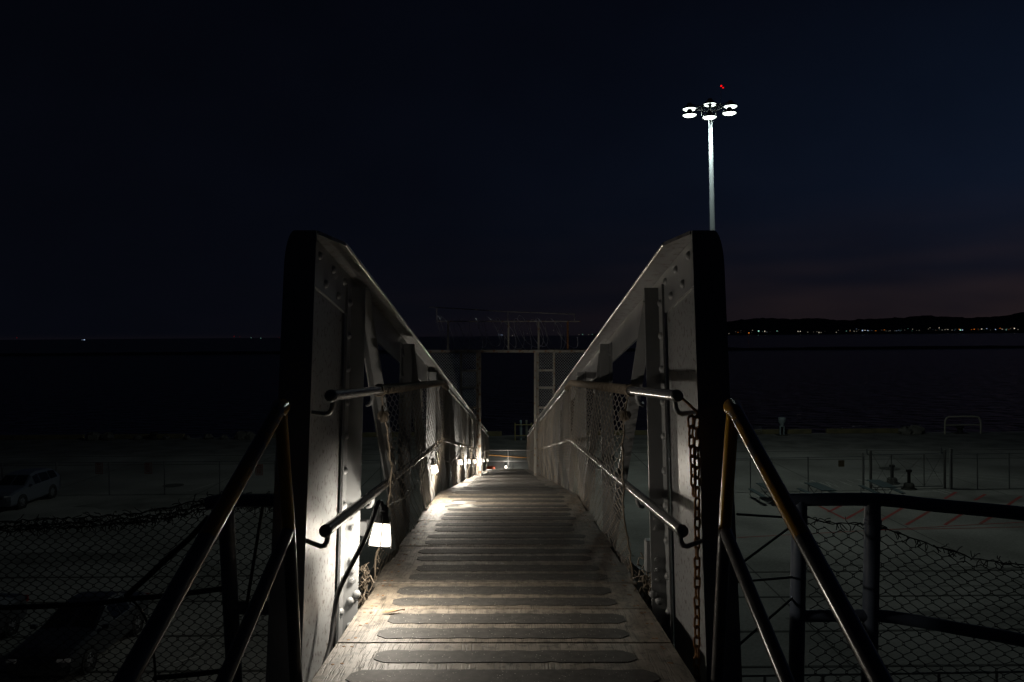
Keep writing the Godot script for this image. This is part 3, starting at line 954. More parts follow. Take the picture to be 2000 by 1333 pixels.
func build_deck_rails() -> void:
	var dy := -1.72
	# right hand railing
	var R := thing("deck_railing", "heavy navy pipe railing of the ship beside the rusty chain", "railing", Vector3(1.7, dy, -3.85), true)
	var mb := MB.new()
	mb.tube(smooth_path([pc(1534, 977, 3.87), pc(1600, 976, 3.86), pc(1700, 976, 3.85), pc(1760, 980, 3.83), pc(1820, 987, 3.79), pc(2000, 1004, 3.62), pc(2200, 1032, 3.4)]), 0.031, 14)
	obj("top_rail", mb, M.navy, R)
	mb = MB.new()
	mb.tube(smooth_path([pc(1560, 1204, 3.87), pc(1705, 1203, 3.85), pc(1780, 1212, 3.83), pc(1870, 1228, 3.74), pc(2000, 1252, 3.58), pc(2200, 1300, 3.3)]), 0.029, 14)
	obj("middle_rail", mb, M.navy, R)
	for q in [[1705, 978, 3.85, 0.037], [1562, 978, 3.87, 0.036], [2110, 1020, 3.42, 0.035]]:
		mb = MB.new()
		var p := pc(q[0], q[1], q[2])
		mb.tube(PackedVector3Array([Vector3(p.x - 0.015, dy, p.z), p]), q[3], 14)
		var po := obj("post", mb, M.navy, R)
		mb = MB.new()
		mb.lathe(Vector3(p.x - 0.001, p.y - 0.10, p.z), PackedVector2Array([Vector2(q[3], -0.012), Vector2(q[3] + 0.004, -0.01), Vector2(q[3] + 0.004, 0.01), Vector2(q[3], 0.012)]), 14)
		obj("collar", mb, M.navy, po)
	# stay wires from the post to the gangway
	for q in [[1440, 1005, 1549, 1012], [1428, 1116, 1549, 1026], [1430, 1138, 1549, 1128], [1428, 1274, 1549, 1168]]:
		var wr := thing("stay_wire", ["taut dark wire level between navy post and gangway, uppermost", "dark wire slanting down from navy post to gangway, upper one", "taut dark wire level between navy post and gangway, lower one", "dark wire slanting down from navy post to gangway, lower one"][counts.get("stay_wire", 0)], "wire", pc(q[0], q[1], 3.6), true, "stay wires beside the gangway")
		mb = MB.new()
		mb.tube(PackedVector3Array([pc(q[0], q[1], 3.6), pc(q[2], q[3], 3.86)]), 0.006, 6)
		obj("wire", mb, M.black_wire, wr)
	# chain link right
	var top := [[1574, 1006], [1640, 1022], [1690, 1025], [1740, 1032], [1800, 1056], [1850, 1070], [1900, 1088], [1950, 1098], [2000, 1106], [2120, 1120]]
	var W := 1.40
	var surf := func(a: float, b: float) -> Vector3:
		var x := 1574.0 + 546.0 * a / W
		var y := 0.0
		for k in top.size() - 1:
			if x >= top[k][0] and x <= top[k + 1][0] + 0.01: y = lerpf(top[k][1], top[k + 1][1], (x - top[k][0]) / (top[k + 1][0] - top[k][0]))
		var d := 3.90 - 0.18 * maxf(0.0, (x - 1780) / 340.0) + 0.02 * sin(a * 5.0 + b * 3.0)
		var p := pc(x + (1.0 - b / 1.06) * 0.0 + 10.0 * sin(b * 4.0), y, d)
		return Vector3(p.x, lerpf(dy + 0.01, p.y, b / 1.06), p.z)
	var N := thing("chain_link_mesh", "dark sagging chain link mesh hung on the navy railing", "mesh", Vector3(1.9, dy, -3.9), true)
	mb = MB.new()
	chain_link(mb, surf, W, 1.06, 0.078, 0.082, 0.0026, 0.003)
	obj("wires", mb, M.black_wire, N)
	mb = MB.new()
	knots(mb, surf, W, 1.06, 0.039)
	obj("twisted_edge", mb, M.black_wire, N)
	# left hand railing
	var L := thing("deck_railing", "dark pipe railing of the ship with thick cables, beside the lamp lit girder", "railing", Vector3(-1.4, dy, -3.85), true)
	mb = MB.new()
	mb.tube(smooth_path([pc(405, 984, 3.87), pc(440, 979, 3.86), pc(560, 978, 3.84)]), 0.031, 12)
	obj("top_rail", mb, M.navy, L)
	mb = MB.new()
	mb.tube(smooth_path([pc(440, 1188, 3.86), pc(570, 1190, 3.84)]), 0.03, 12)
	obj("middle_rail", mb, M.navy, L)
	for q in [[440, 978, 0.037], [-130, 1030, 0.035]]:
		mb = MB.new()
		var p := pc(q[0], q[1], 3.86)
		mb.tube(PackedVector3Array([Vector3(p.x + 0.045, dy, p.z), p]), q[2], 12)
		obj("post", mb, M.navy, L)
	mb = MB.new()
	mb.tube(smooth_path([pc(-130, 1192, 3.9), pc(60, 1186, 3.9), pc(180, 1180, 3.9), pc(260, 1170, 3.9), pc(330, 1164, 3.9), pc(440, 1150, 3.88)]), 0.013, 7)
	obj("cable", mb, M.black_wire, L)
	mb = MB.new()
	mb.tube(smooth_path([pc(408, 1010, 3.9), pc(372, 1050, 3.9), pc(330, 1088, 3.9), pc(285, 1130, 3.9), pc(245, 1166, 3.9)]), 0.014, 7)
	obj("cable", mb, M.black_wire, L)
	mb = MB.new()
	mb.tube(smooth_path([pc(250, 1168, 3.9), pc(270, 1185, 3.9), pc(288, 1220, 3.9), pc(300, 1280, 3.9), pc(305, 1360, 3.9)]), 0.006, 6)
	obj("cable", mb, M.black_wire, L)
	mb = MB.new()
	mb.tube(PackedVector3Array([pc(513, 988, 3.85), pc(482, 1180, 3.85)]), 0.008, 6)
	obj("stay", mb, M.black_wire, L)
	mb = MB.new()
	mb.tube(smooth_path([pc(300, 1325, 3.9), pc(380, 1318, 3.9), pc(440, 1310, 3.9)]), 0.012, 6)
	obj("cable", mb, M.black_wire, L)
	var top2 := [[-140, 1022], [0, 1020], [150, 1012], [260, 1004], [340, 992], [400, 976], [440, 968], [560, 968]]
	var W2 := 1.70
	var surf2 := func(a: float, b: float) -> Vector3:
		var x := -140.0 + 700.0 * a / W2
		var y := 0.0
		for k in top2.size() - 1:
			if x >= top2[k][0] and x <= top2[k + 1][0] + 0.01: y = lerpf(top2[k][1], top2[k + 1][1], (x - top2[k][0]) / float(top2[k + 1][0] - top2[k][0]))
		var p := pc(x + 8.0 * sin(b * 5.0), y, 3.92 + 0.02 * sin(a * 4.0 + b * 4.0))
		return Vector3(p.x, lerpf(dy + 0.01, p.y, b / 1.06), p.z)
	var N2 := thing("chain_link_mesh", "dark fine chain link mesh in front of the parked cars", "mesh", Vector3(-1.6, dy, -3.92), true)
	mb = MB.new()
	chain_link(mb, surf2, W2, 1.06, 0.054, 0.056, 0.0022, 0.002)
	obj("wires", mb, M.black_wire, N2)
	mb = MB.new()
	knots(mb, surf2, W2, 1.06, 0.027)
	knots(mb, func(a: float, b: float) -> Vector3: return surf2.call(a, b - 0.03), W2, 1.06, 0.02)
	knots(mb, func(a: float, b: float) -> Vector3: return surf2.call(a, b - 0.055), W2, 1.06, 0.025)
	obj("twisted_edge", mb, M.black_wire, N2)

# barbed, twisted wire ends along the upper edge of a mesh
func knots(mb: MB, f: Callable, W: float, H: float, step: float) -> void:
	var a := 0.0
	var path := PackedVector3Array()
	while a < W:
		var c: Vector3 = f.call(a, H)
		path.append(c + Vector3(0, rng.randf_range(-0.008, 0.008), rng.randf_range(-0.01, 0.01)))
		for k in 3:
			var p := PackedVector3Array([c])
			var d := Vector3(rng.randf_range(-1, 1), rng.randf_range(-0.8, 0.5), rng.randf_range(-0.7, 0.7)).normalized()
			for j in 4:
				p.append(p[-1] + d * 0.011)
				d = (d + Vector3(rng.randf_range(-1, 1), rng.randf_range(-1, 0.6), rng.randf_range(-1, 1)) * 0.7).normalized()
			mb.wire(p, 0.0026)
		a += step
	mb.wire(path, 0.0035)

# ------------------------------------------------------------------ flood light mast
func build_mast() -> void:
	var foot := gp(1402, 950)
	var D := -foot.z
	var top := wp(1387, 214, D)
	var T := thing("light_mast", "tall pale steel mast with six lit floodlights in a ring", "light mast", foot)
	var mb := MB.new()
	mb.lathe(foot, PackedVector2Array([Vector2(0.45, 0), Vector2(0.45, 0.06), Vector2(0.30, 0.06), Vector2(0.30, 0.1)]), 18)
	obj("base_plate", mb, M.galv_dull, T)
	mb = MB.new()
	mb.tube(PackedVector3Array([foot, foot.lerp(top, 0.5), top + Vector3(0, 0.35, 0)]), 0.235, 16, true, 0.10)
	var pm := mat(lin(0.58, 0.63, 0.68), 0.5)
	obj("pole", mb, pm, T)
	mb = MB.new()
	var ring := PackedVector3Array()
	for k in 37:
		var a := TAU * k / 36
		ring.append(top + Vector3(cos(a) * 0.75, 0.1, sin(a) * 0.75))
	mb.tube(ring, 0.035, 6, false)
	for k in 4:
		var a := TAU * k / 4 + 0.4
		mb.tube(PackedVector3Array([top + Vector3(0, 0.1, 0), top + Vector3(cos(a) * 0.75, 0.1, sin(a) * 0.75)]), 0.025, 5)
	obj("ring", mb, M.galv_dull, T)
	mb = MB.new()
	for x in [-0.55, 0.25]:
		mb.abox(top + Vector3(x, -0.42, 0.2), top + Vector3(x + 0.06, 0.1, 0.26))
	obj("winch_arm", mb, M.galv_dull, T)
	var em := StandardMaterial3D.new()
	em.albedo_color = Color(0.9, 0.9, 0.9)
	em.emission_enabled = true
	em.emission = Color(0.94, 1.0, 0.955)
	em.emission_energy_multiplier = 5.0
	var heads := [[1347, 213], [1347, 225], [1387, 204], [1386, 229], [1427, 208], [1425, 221]]
	var dz := [-0.7, 0.7, -1.35, 1.35, -0.7, 0.7]
	for k in 6:
		var p := wp(heads[k][0], heads[k][1], D - dz[k])
		mb = MB.new()
		mb.lathe(p, PackedVector2Array([Vector2(0.40, -0.02), Vector2(0.39, 0.04), Vector2(0.30, 0.14), Vector2(0.17, 0.22), Vector2(0.12, 0.34), Vector2(0, 0.36)]), 20)
		var hd := obj("floodlight", mb, M.galv_dull, T)
		mb = MB.new()
		mb.lathe(p, PackedVector2Array([Vector2(0, -0.10), Vector2(0.18, -0.09), Vector2(0.31, -0.06), Vector2(0.36, -0.01), Vector2(0.36, 0.03)]), 20)
		obj("light_lens", mb, em, hd)
		mb = MB.new()
		mb.tube(PackedVector3Array([p + Vector3(0, 0.3, 0), top + Vector3(0, 0.1, 0)]), 0.022, 5)
		obj("arm", mb, M.galv_dull, hd)
		var l := SpotLight3D.new()
		l.name = "floodlight_glow"
		l.light_color = Color(0.94, 1.0, 0.955)
		l.light_energy = 9.0
		l.light_size = 0.3
		l.spot_angle = 86.0
		l.spot_angle_attenuation = 0.35
		l.spot_range = 200.0
		l.spot_attenuation = 2.0
		l.shadow_enabled = true
		T.add_child(l)
		l.transform = Transform3D(Basis(Vector3.RIGHT, -PI / 2), p + Vector3(0, -0.42, 0) - foot)
	# red warning lights on a whip
	mb = MB.new()
	var w := wp(1409, 168, D)
	mb.tube(PackedVector3Array([top + Vector3(0.3, 0.1, 0), wp(1408, 200, D), w]), 0.009, 5)
	var wh := obj("whip", mb, M.galv_dull, T)
	var re := StandardMaterial3D.new()
	re.albedo_color = Color(0.4, 0.02, 0.02)
	re.emission_enabled = true
	re.emission = Color(1.0, 0.04, 0.04)
	re.emission_energy_multiplier = 1.6
	for q in [[1409, 168, 0.055], [1412.5, 171.5, 0.04]]:
		mb = MB.new()
		mb.lathe(wp(q[0], q[1], D), PackedVector2Array([Vector2(0, -q[2]), Vector2(q[2] * 0.8, -q[2] * 0.6), Vector2(q[2], 0), Vector2(q[2] * 0.8, q[2] * 0.6), Vector2(0, q[2])]), 10)
		obj("warning_light", mb, re, wh)

# ------------------------------------------------------------------ gate with wire wings across the gangway
func build_gate() -> void:
	var D := 15.85
	var y0 := deck_y(D)
	var c := cx(D)
	var y1 := pc(1000, 684, D).y
	var T := thing("security_gate", "open steel gate frame with wire mesh wings standing across the gangway", "gate", Vector3(c, y0, -D), true)
	for sd in [-1, 1]:
		for q in [[0.535, 0.0], [0.585, 0.045]]:
			var mb := MB.new()
			mb.abox(Vector3(c + sd * q[0] - 0.022, y0 - 0.01, -D - 0.025 - q[1]), Vector3(c + sd * q[0] + 0.022, y1, -D + 0.02 - q[1]))
			obj("gate_post", mb, M.gate, T)
		# wing outside: edge posts, rungs, mesh
		for x in [0.90, 1.68]:
			var mb := MB.new()
			mb.abox(Vector3(c + sd * x - 0.02, y0 - 0.35, -D - 0.06), Vector3(c + sd * x + 0.02, y1 - 0.05, -D - 0.02))
			obj("wing_post", mb, M.gate, T)
		for yy in [724, 758, 797, 840]:
			var mb := MB.new()
			var y := pc(1000, yy, D).y
			mb.abox(Vector3(c + minf(sd * 0.61, sd * 0.88), y - 0.02, -D - 0.055), Vector3(c + maxf(sd * 0.61, sd * 0.88), y + 0.02, -D - 0.02))
			obj("rung", mb, M.gate, T)
		var mb2 := MB.new()
		var x0 := c + (0.61 if sd == 1 else -1.68)
		chain_link(mb2, func(a: float, b: float) -> Vector3: return Vector3(x0 + a, y0 - 0.1 + b, -D - 0.065), 1.07, y1 - y0 + 0.05, 0.052, 0.055, 0.0026)
		obj("wire_mesh", mb2, M.galv, T)
	var mb := MB.new()
	mb.abox(Vector3(c - 1.7, y1 - 0.05, -D - 0.085), Vector3(c + 1.7, y1, -D + 0.03))
	obj("head_beam", mb, M.gate, T)
	# frame above for the razor wire
	var yt := pc(1000, 628, D).y
	for q in [[875, 0], [993, 0], [1052, 0], [1109, 1]]:
		mb = MB.new()
		var p := pc(q[0], 628, D)
		mb.abox(Vector3(p.x - 0.017, y1, -D - 0.03), Vector3(p.x + 0.017, yt, -D + 0.01))
		obj("upright", mb, M.rust if q[1] == 1 else M.gate, T)
	mb = MB.new()
	mb.tube(PackedVector3Array([pc(853, 628, D), pc(1134, 628, D)]), 0.012, 6)
	obj("wire_rail", mb, M.gate, T)
	mb = MB.new()
	mb.tube(PackedVector3Array([pc(838, 600, D - 0.3), pc(990, 609, D - 0.3), pc(1124, 614, D - 0.3)]), 0.009, 6)
	obj("wire_rail", mb, M.galv_dull, T)
	mb = MB.new()
	for q in [[853, 600], [992, 609], [1122, 614]]:
		mb.tube(PackedVector3Array([pc(q[0], q[1], D - 0.3), pc(q[0], 628, D)]), 0.006, 5)
	obj("tie_wire", mb, M.galv_dull, T)
	# razor wire coil
	var C := thing("razor_wire_coil", "loose coil of razor wire on top of the gate", "razor wire", Vector3(c, y1, -D), true)
	mb = MB.new()
	var path := PackedVector3Array()
	var n := 430
	for k in n:
		var t := float(k) / n
		var a := TAU * 15.0 * t
		var R := 0.30 + 0.05 * sin(t * 31.0) + 0.03 * sin(t * 77.0)
		path.append(Vector3(c - 1.33 + 2.5 * t + 0.16 * cos(a * 1.0 + 0.7) + 0.05 * sin(t * 53), y1 + 0.31 + R * sin(a), -D + R * cos(a) * 0.8))
	mb.wire(path, 0.004)
	obj("coil", mb, M.galv, C)
	mb = MB.new()
	for k in range(0, n, 3):
		var d := Vector3(rng.randf_range(-1, 1), rng.randf_range(-1, 1), rng.randf_range(-1, 1)).normalized() * 0.018
		mb.wire(PackedVector3Array([path[k] - d, path[k] + d]), 0.003)
	var bb := obj("barbs", mb, M.galv, C)
	bb.set_meta("kind", "stuff")

# ------------------------------------------------------------------ rope nets on both sides
func build_nets() -> void:
	var fx := FastNoiseLite.new()
	fx.seed = 8
	fx.frequency = 0.9
	for sd in [-1, 1]:
		var T := thing("rope_net", "rope safety net laced to handrail, in front of the lit lamps" if sd == -1 else "pale rope safety net laced to handrail on the chain's side", "net", Vector3(cx(14) + sd * 0.65, deck_y(25.8), -14.0), true, "")
		var D0 := 4.12
		var L := 21.9
		var surf := func(a: float, b: float) -> Vector3:
			var d: float = D0 + a
			var v := clampf(1.0 - b, 0.0, 1.0)      # 0 at the rail, 1 at the deck
			d += 0.05 * sin(v * 7.0 + sd) * exp(-a * 2.0) + 0.06 * v * exp(-a * 3.0)
			var yt := rail_up(d) + 0.01
			var yb := deck_y(d) - 0.035
			var x: float = (0.622 - 0.036 * smoothstep(0.0, 0.4, v) + 0.074 * smoothstep(0.5, 1.0, v)) + 0.006 * fx.get_noise_2d(d * 1.3, v * 1.2 + sd * 40) + (0.004 + 0.010 * smoothstep(7.0, 10.0, d)) * (sin(d * 5.1 + sd) + fx.get_noise_1d(d * 3.7 + sd * 9)) * v
			return Vector3(cx(d) + sd * x, lerpf(yt, yb, v), -d)
		var mb := MB.new()
		chain_link(mb, surf, L, 1.0, 0.18, 0.052, 0.0023, 0.003)
		var nt := obj("netting", mb, M.rope, T)
		nt.set_meta("kind", "stuff")
		# lacing round the upper rail
		mb = MB.new()
		var coil := PackedVector3Array()
		var turns := 95
		for k in turns * 8:
			var d := 4.10 + 0.040 * k / 8.0 * (1.0 + 0.0016 * k / 8.0)
			var a := TAU * k / 8.0
			var r := 0.0235 + 0.002 * sin(k * 0.31)
			coil.append(Vector3(cx(d) + sd * 0.62 + cos(a) * r, rail_up(d) + sin(a) * r, -d))
		mb.wire(coil, 0.0042)
		obj("lacing", mb, M.rope, T)
		# whipping and knot where it starts
		mb = MB.new()
		for k in 4:
			var p := PackedVector3Array()
			for j in 11:
				var a := TAU * j / 10
				p.append(Vector3(cx(4.06) + sd * 0.62 + cos(a) * 0.028, rail_up(4.06) + sin(a) * 0.028, -4.02 - 0.012 * k + 0.006 * sin(a * 2 + k)))
			mb.wire(p, 0.005)
		obj("whipping", mb, M.rope, T)
		# edge rope, frayed
		mb = MB.new()
		var edge := []
		for k in 26:
			var b := 1.0 - k / 25.0
			edge.append(surf.call(0.0, b) + Vector3(sd * rng.randf_range(-0.006, 0.006), 0, rng.randf_range(-0.01, 0.01)))
		var ep := smooth_path(edge, 3)
		mb.tube(ep, 0.005, 6)
		for k in range(0, ep.size(), 2):
			var d := Vector3(rng.randf_range(-1, 1), rng.randf_range(-1, 0.3), rng.randf_range(-1, 1)).normalized()
			mb.wire(PackedVector3Array([ep[k], ep[k] + d * 0.014, ep[k] + d * 0.022 + Vector3(0, -0.012, 0)]), 0.002)
		obj("edge_rope", mb, M.rope, T)
		# tassel of frayed rope under the upper rail
		mb = MB.new()
		var k0: Vector3 = surf.call(0.0, 0.93)
		for k in 70:
			var d := Vector3(rng.randf_range(-1, 1), rng.randf_range(-1.6, 0.2), rng.randf_range(-1, 1)).normalized()
			var q := k0 + Vector3(sd * -0.01, -0.05, 0.01)
			mb.wire(PackedVector3Array([q, q + d * 0.02, q + d * 0.032 + Vector3(0, -0.02, 0)]), 0.0022)
		obj("tassel", mb, M.rope, T)
		# rope along the foot with loops and a heap at the near end
		mb = MB.new()
		var foot := []
		var a := 0.0
		while a < L:
			foot.append(surf.call(a, 0.0) + Vector3(-sd * rng.randf_range(0.0, 0.015), rng.randf_range(0.0, 0.03), 0))
			a += 0.12
		var fp := smooth_path(foot, 2)
		mb.tube(fp, 0.007, 5)
		for k in range(0, fp.size(), 1):
			var d := Vector3(-sd * rng.randf_range(-0.2, 1), rng.randf_range(-0.3, 1), rng.randf_range(-1, 1)).normalized()
			mb.wire(PackedVector3Array([fp[k], fp[k] + d * 0.02, fp[k] + d * 0.03 + Vector3(0, -0.02, 0.01)]), 0.003)
		obj("foot_rope", mb, M.rope, T)
		mb = MB.new()
		for k in 34:
			var p := []
			var q := Vector3(cx(3.95) + sd * 0.69, deck_y(3.95) - 0.02, -3.98) + Vector3(rng.randf_range(-0.025, 0.025), rng.randf_range(-0.08, 0.12), rng.randf_range(-0.12, 0.05))
			for j in 6:
				p.append(q)
				q += Vector3(rng.randf_range(-0.022, 0.022), rng.randf_range(-0.035, 0.03), rng.randf_range(-0.04, 0.04))
			mb.wire(smooth_path(p, 3), 0.004)
		obj("rope_heap", mb, M.rope, T)

# ------------------------------------------------------------------ lamps along the left girder
func lamp_at(p: Vector3, up: Vector3, energy: float, label: String, group: String, size := 1.0) -> Node3D:
	var T := thing("work_lamp", label, "lamp", p, true, group)
	var em := StandardMaterial3D.new()
	em.albedo_color = Color(0.9, 0.88, 0.84)
	em.emission_enabled = true
	em.emission = Color(1.0, 0.955, 0.885)
	em.emission_energy_multiplier = 3.2
	# p is the middle of the mouth; the bell rises along up
	var mb := MB.new()
	mb.lathe(p, PackedVector2Array([Vector2(0.0, 0.004), Vector2(0.044, 0.0), Vector2(0.049, 0.006), Vector2(0.047, 0.04), Vector2(0.040, 0.080), Vector2(0.034, 0.098)]), 18, up)
	obj("lamp_shade", mb, em, T)
	mb = MB.new()
	mb.lathe(p + up * 0.11, PackedVector2Array([Vector2(0.034, -0.014), Vector2(0.033, -0.004), Vector2(0.029, 0.010), Vector2(0.028, 0.018), Vector2(0.024, 0.022), Vector2(0.023, 0.055), Vector2(0.012, 0.07), Vector2(0, 0.072)]), 16, up)
	obj("socket", mb, M.rubber, T)
	mb = MB.new()
	var x := up.cross(Vector3(0.2, 0.1, 1)).normalized()
	var z := x.cross(up)
	for k in 5:
		var a := TAU * k / 5 + 0.3
		var d := x * cos(a) + z * sin(a)
		mb.tube(PackedVector3Array([p + up * 0.128 + d * 0.032, p + up * 0.085 + d * 0.041, p + up * 0.02 + d * 0.052, p + up * -0.006 + d * 0.052]), 0.0022, 5)
	obj("cage", mb, M.black_wire, T)
	var l := OmniLight3D.new()
	l.name = "lamp_glow"
	l.light_color = Color(1.0, 0.955, 0.885)
	l.light_energy = energy
	l.light_size = 0.04
	l.omni_range = 60.0
	l.omni_attenuation = 2.0
	l.shadow_enabled = true
	T.add_child(l)
	l.position = up * 0.05
	# what the bulb throws straight out of the open mouth
	var sp := SpotLight3D.new()
	sp.name = "mouth_glow"
	sp.light_color = Color(1.0, 0.955, 0.885)
	sp.light_energy = energy * 0.9
	sp.light_size = 0.04
	sp.spot_angle = 86.0
	sp.spot_angle_attenuation = 0.5
	sp.spot_range = 60.0
	sp.spot_attenuation = 2.0
	sp.shadow_enabled = true
	T.add_child(sp)
	sp.transform = Transform3D(Basis.looking_at(-up, Vector3.RIGHT), up * 0.045)
	T.scale = Vector3.ONE * size
	return T

func build_lamps() -> void:
	var up := Vector3(0.08, 0.97, -0.2).normalized()
	var d := 3.62
	lamp_at(pc(741, 1067, d), up, 0.38, "bright bell shaped work lamp hanging beside the bolted post", "")
	var k := 0
	for dd in [7.1, 10.9, 13.2, 15.5, 20.8, 24.9]:
		lamp_at(Vector3(cx(dd) - 0.625, deck_y(dd) + 0.25, -dd), Vector3(-0.12, 0.98, -0.1 * (k % 3 - 1)).normalized(), 0.8, "bright work lamp behind the rope net, %s from the bolted post" % ["second lamp", "third lamp", "fourth lamp", "fifth lamp", "sixth lamp", "seventh lamp"][k], "work lamps behind the rope net", 0.72)
		k += 1
	lamp_at(pc(988, 915, 29.9), Vector3.UP, 0.6, "bright lamp below the rails of the landing's wire fence", "")
	# supply cable: from the first lamp down along the web, and from lamp to lamp
	var C := thing("power_cable", "thick black cable looping from the near lamp down the girder", "cable", pc(632, 1300, 3.1), true)
	var mb := MB.new()
	mb.tube(smooth_path([pc(748, 1000, 3.62), pc(744, 982, 3.64), pc(736, 988, 3.6), pc(720, 1036, 3.52), pc(702, 1074, 3.46), pc(678, 1120, 3.42), pc(660, 1160, 3.38), pc(652, 1205, 3.32), pc(646, 1255, 3.22), pc(634, 1298, 3.12), pc(624, 1345, 3.02)]), 0.0105, 10)
	obj("cable", mb, M.cable, C)
	var C2 := thing("lamp_wire", "thin black wire strung from lamp to lamp behind the net", "wire", Vector3(cx(14) - 0.70, deck_y(14), -14), true)
	mb = MB.new()
	var pts := [pc(748, 1000, 3.63)]
	var dl := [3.63, 7.1, 10.9, 13.2, 15.5, 20.8, 24.9]
	for q in dl.size() - 1:
		for j in range(1, 5):
			var t := j / 4.0
			var e := lerpf(dl[q], dl[q + 1], t)
			pts.append(Vector3(cx(e) - 0.632, deck_y(e) + 0.445 - 0.16 * sin(PI * t), -e))
	mb.tube(smooth_path(pts, 4), 0.006, 6)
	obj("wire", mb, M.cable, C2)

# ------------------------------------------------------------------ rusty chain on the right end plate
func build_chain() -> void:
	var D := 3.0
	var top := pc(1356, 800, D)
	var T := thing("rusty_chain", "rusty chain hanging doubled, then single, from the right girder end", "chain", top + Vector3(0, -1.0, 0), true)
	var mb := MB.new()
	var path := PackedVector3Array()
	var R := 0.0098
	var h := 0.0118
	for k in 25:
		var a := TAU * k / 24
		path.append(Vector3(cos(a) * R, sin(a) * R + (h if sin(a) > 0 else -h), 0))
	mb.tube(path, 0.0044, 7, false)
	var lm := mb.mesh()
	var pitch := 2 * (R + h) - 0.0088
	# hook
	mb = MB.new()
	mb.tube(smooth_path([top + Vector3(-0.06, 0.055, -0.06), top + Vector3(-0.03, 0.03, -0.02), top, top + Vector3(0.012, -0.014, 0.006), top + Vector3(0.003, -0.028, 0.006), top + Vector3(-0.012, -0.02, 0.004)]), 0.0055, 8)
	obj("hook", mb, M.rust, T)
	for col in 3:
		var x0: float = [1349.0, 1361.0, 1362.0][col]
		var y0: float = [815.0, 818.0, 975.0][col]
		var y1: float = [968.0, 972.0, 1420.0][col]
		var p := pc(x0, y0, D)
		var q := pc(x0 + [7.0, 1.0, -1.0][col], y1, D - (0.03 if col == 2 else 0.0))
		var n := int((q - p).length() / pitch)
		for k in n:
			var c := p.lerp(q, (k + 0.5) / n)
			var turn := (0.0 if k % 2 == 0 else PI / 2) + rng.randf_range(-0.25, 0.25) + 0.3
			var b := Basis(Vector3.UP, turn) * Basis(Vector3.BACK, rng.randf_range(-0.08, 0.08))
			put("link", lm, M.rust, T, Transform3D(b, c + Vector3(rng.randf_range(-0.001, 0.001), 0, 0)))

# ------------------------------------------------------------------ fences on the pier
func fence(label: String, pts: Array, h: float, signs: Array) -> void:
	var T := thing("pier_fence", label, "fence", pts[0])
	var mb := MB.new()
	for i in pts.size():
		mb = MB.new()
		mb.tube(PackedVector3Array([pts[i], pts[i] + Vector3(0, h + 0.04, 0)]), 0.035, 8)
		obj("post", mb, M.galv, T)
		if i < pts.size() - 1:
			mb = MB.new()
			mb.tube(PackedVector3Array([pts[i] + Vector3(0, h, 0), pts[i + 1] + Vector3(0, h, 0)]), 0.022, 6)
			obj("top_rail", mb, M.galv, T)
			mb = MB.new()
			var a: Vector3 = pts[i]
			var b: Vector3 = pts[i + 1]
			var L := a.distance_to(b)
			chain_link(mb, func(u: float, v: float) -> Vector3: return a.lerp(b, u / L) + Vector3(0, v + 0.03, 0), L, h - 0.05, 0.07, 0.07, 0.0022)
			obj("wire_mesh", mb, M.galv, T)

var sign_tex: ImageTexture
func pier_sign(p: Vector3, label: String, w: float, h: float, red: bool) -> void:
	var T := thing("notice_sign", label, "sign", p, false, "")
	var mb := MB.new()
	mb.abox(p + Vector3(-w / 2, -h / 2, 0), p + Vector3(w / 2, h / 2, 0.01))
	obj("panel", mb, mat(lin(0.5, 0.47, 0.43), 0.6) if red else mat(lin(0.28, 0.22, 0.12), 0.6), T)
	if red:
		var rm := mat(lin(0.36, 0.05, 0.035), 0.6)
		mb = MB.new()
		var e := 0.025
		for q in [[-w / 2, -h / 2, w / 2, -h / 2 + e], [-w / 2, h / 2 - e, w / 2, h / 2], [-w / 2, -h / 2 + e, -w / 2 + e, h / 2 - e], [w / 2 - e, -h / 2 + e, w / 2, h / 2 - e]]:
			mb.abox(p + Vector3(q[0], q[1], 0.0105), p + Vector3(q[2], q[3], 0.013))
		obj("border", mb, rm, T)
		var row := 0
		for y in [0.26, 0.14, 0.04, -0.04, -0.12, -0.2]:
			mb = MB.new()
			var hw: float = w * [0.30, 0.34, 0.34, 0.3, 0.33, 0.26][row]
			var th: float = [0.035, 0.02, 0.016, 0.016, 0.016, 0.022][row]
			# words as separate dabs of red, far too small to read
			var x := -hw
			while x < hw - 0.04:
				var ww := rng.randf_range(0.04, 0.11)
				mb.abox(p + Vector3(x, y * h / 0.72 - th, 0.0105), p + Vector3(minf(x + ww, hw), y * h / 0.72 + th, 0.013))
				x += ww + 0.025
			obj("lettering", mb, rm, T)
			row += 1

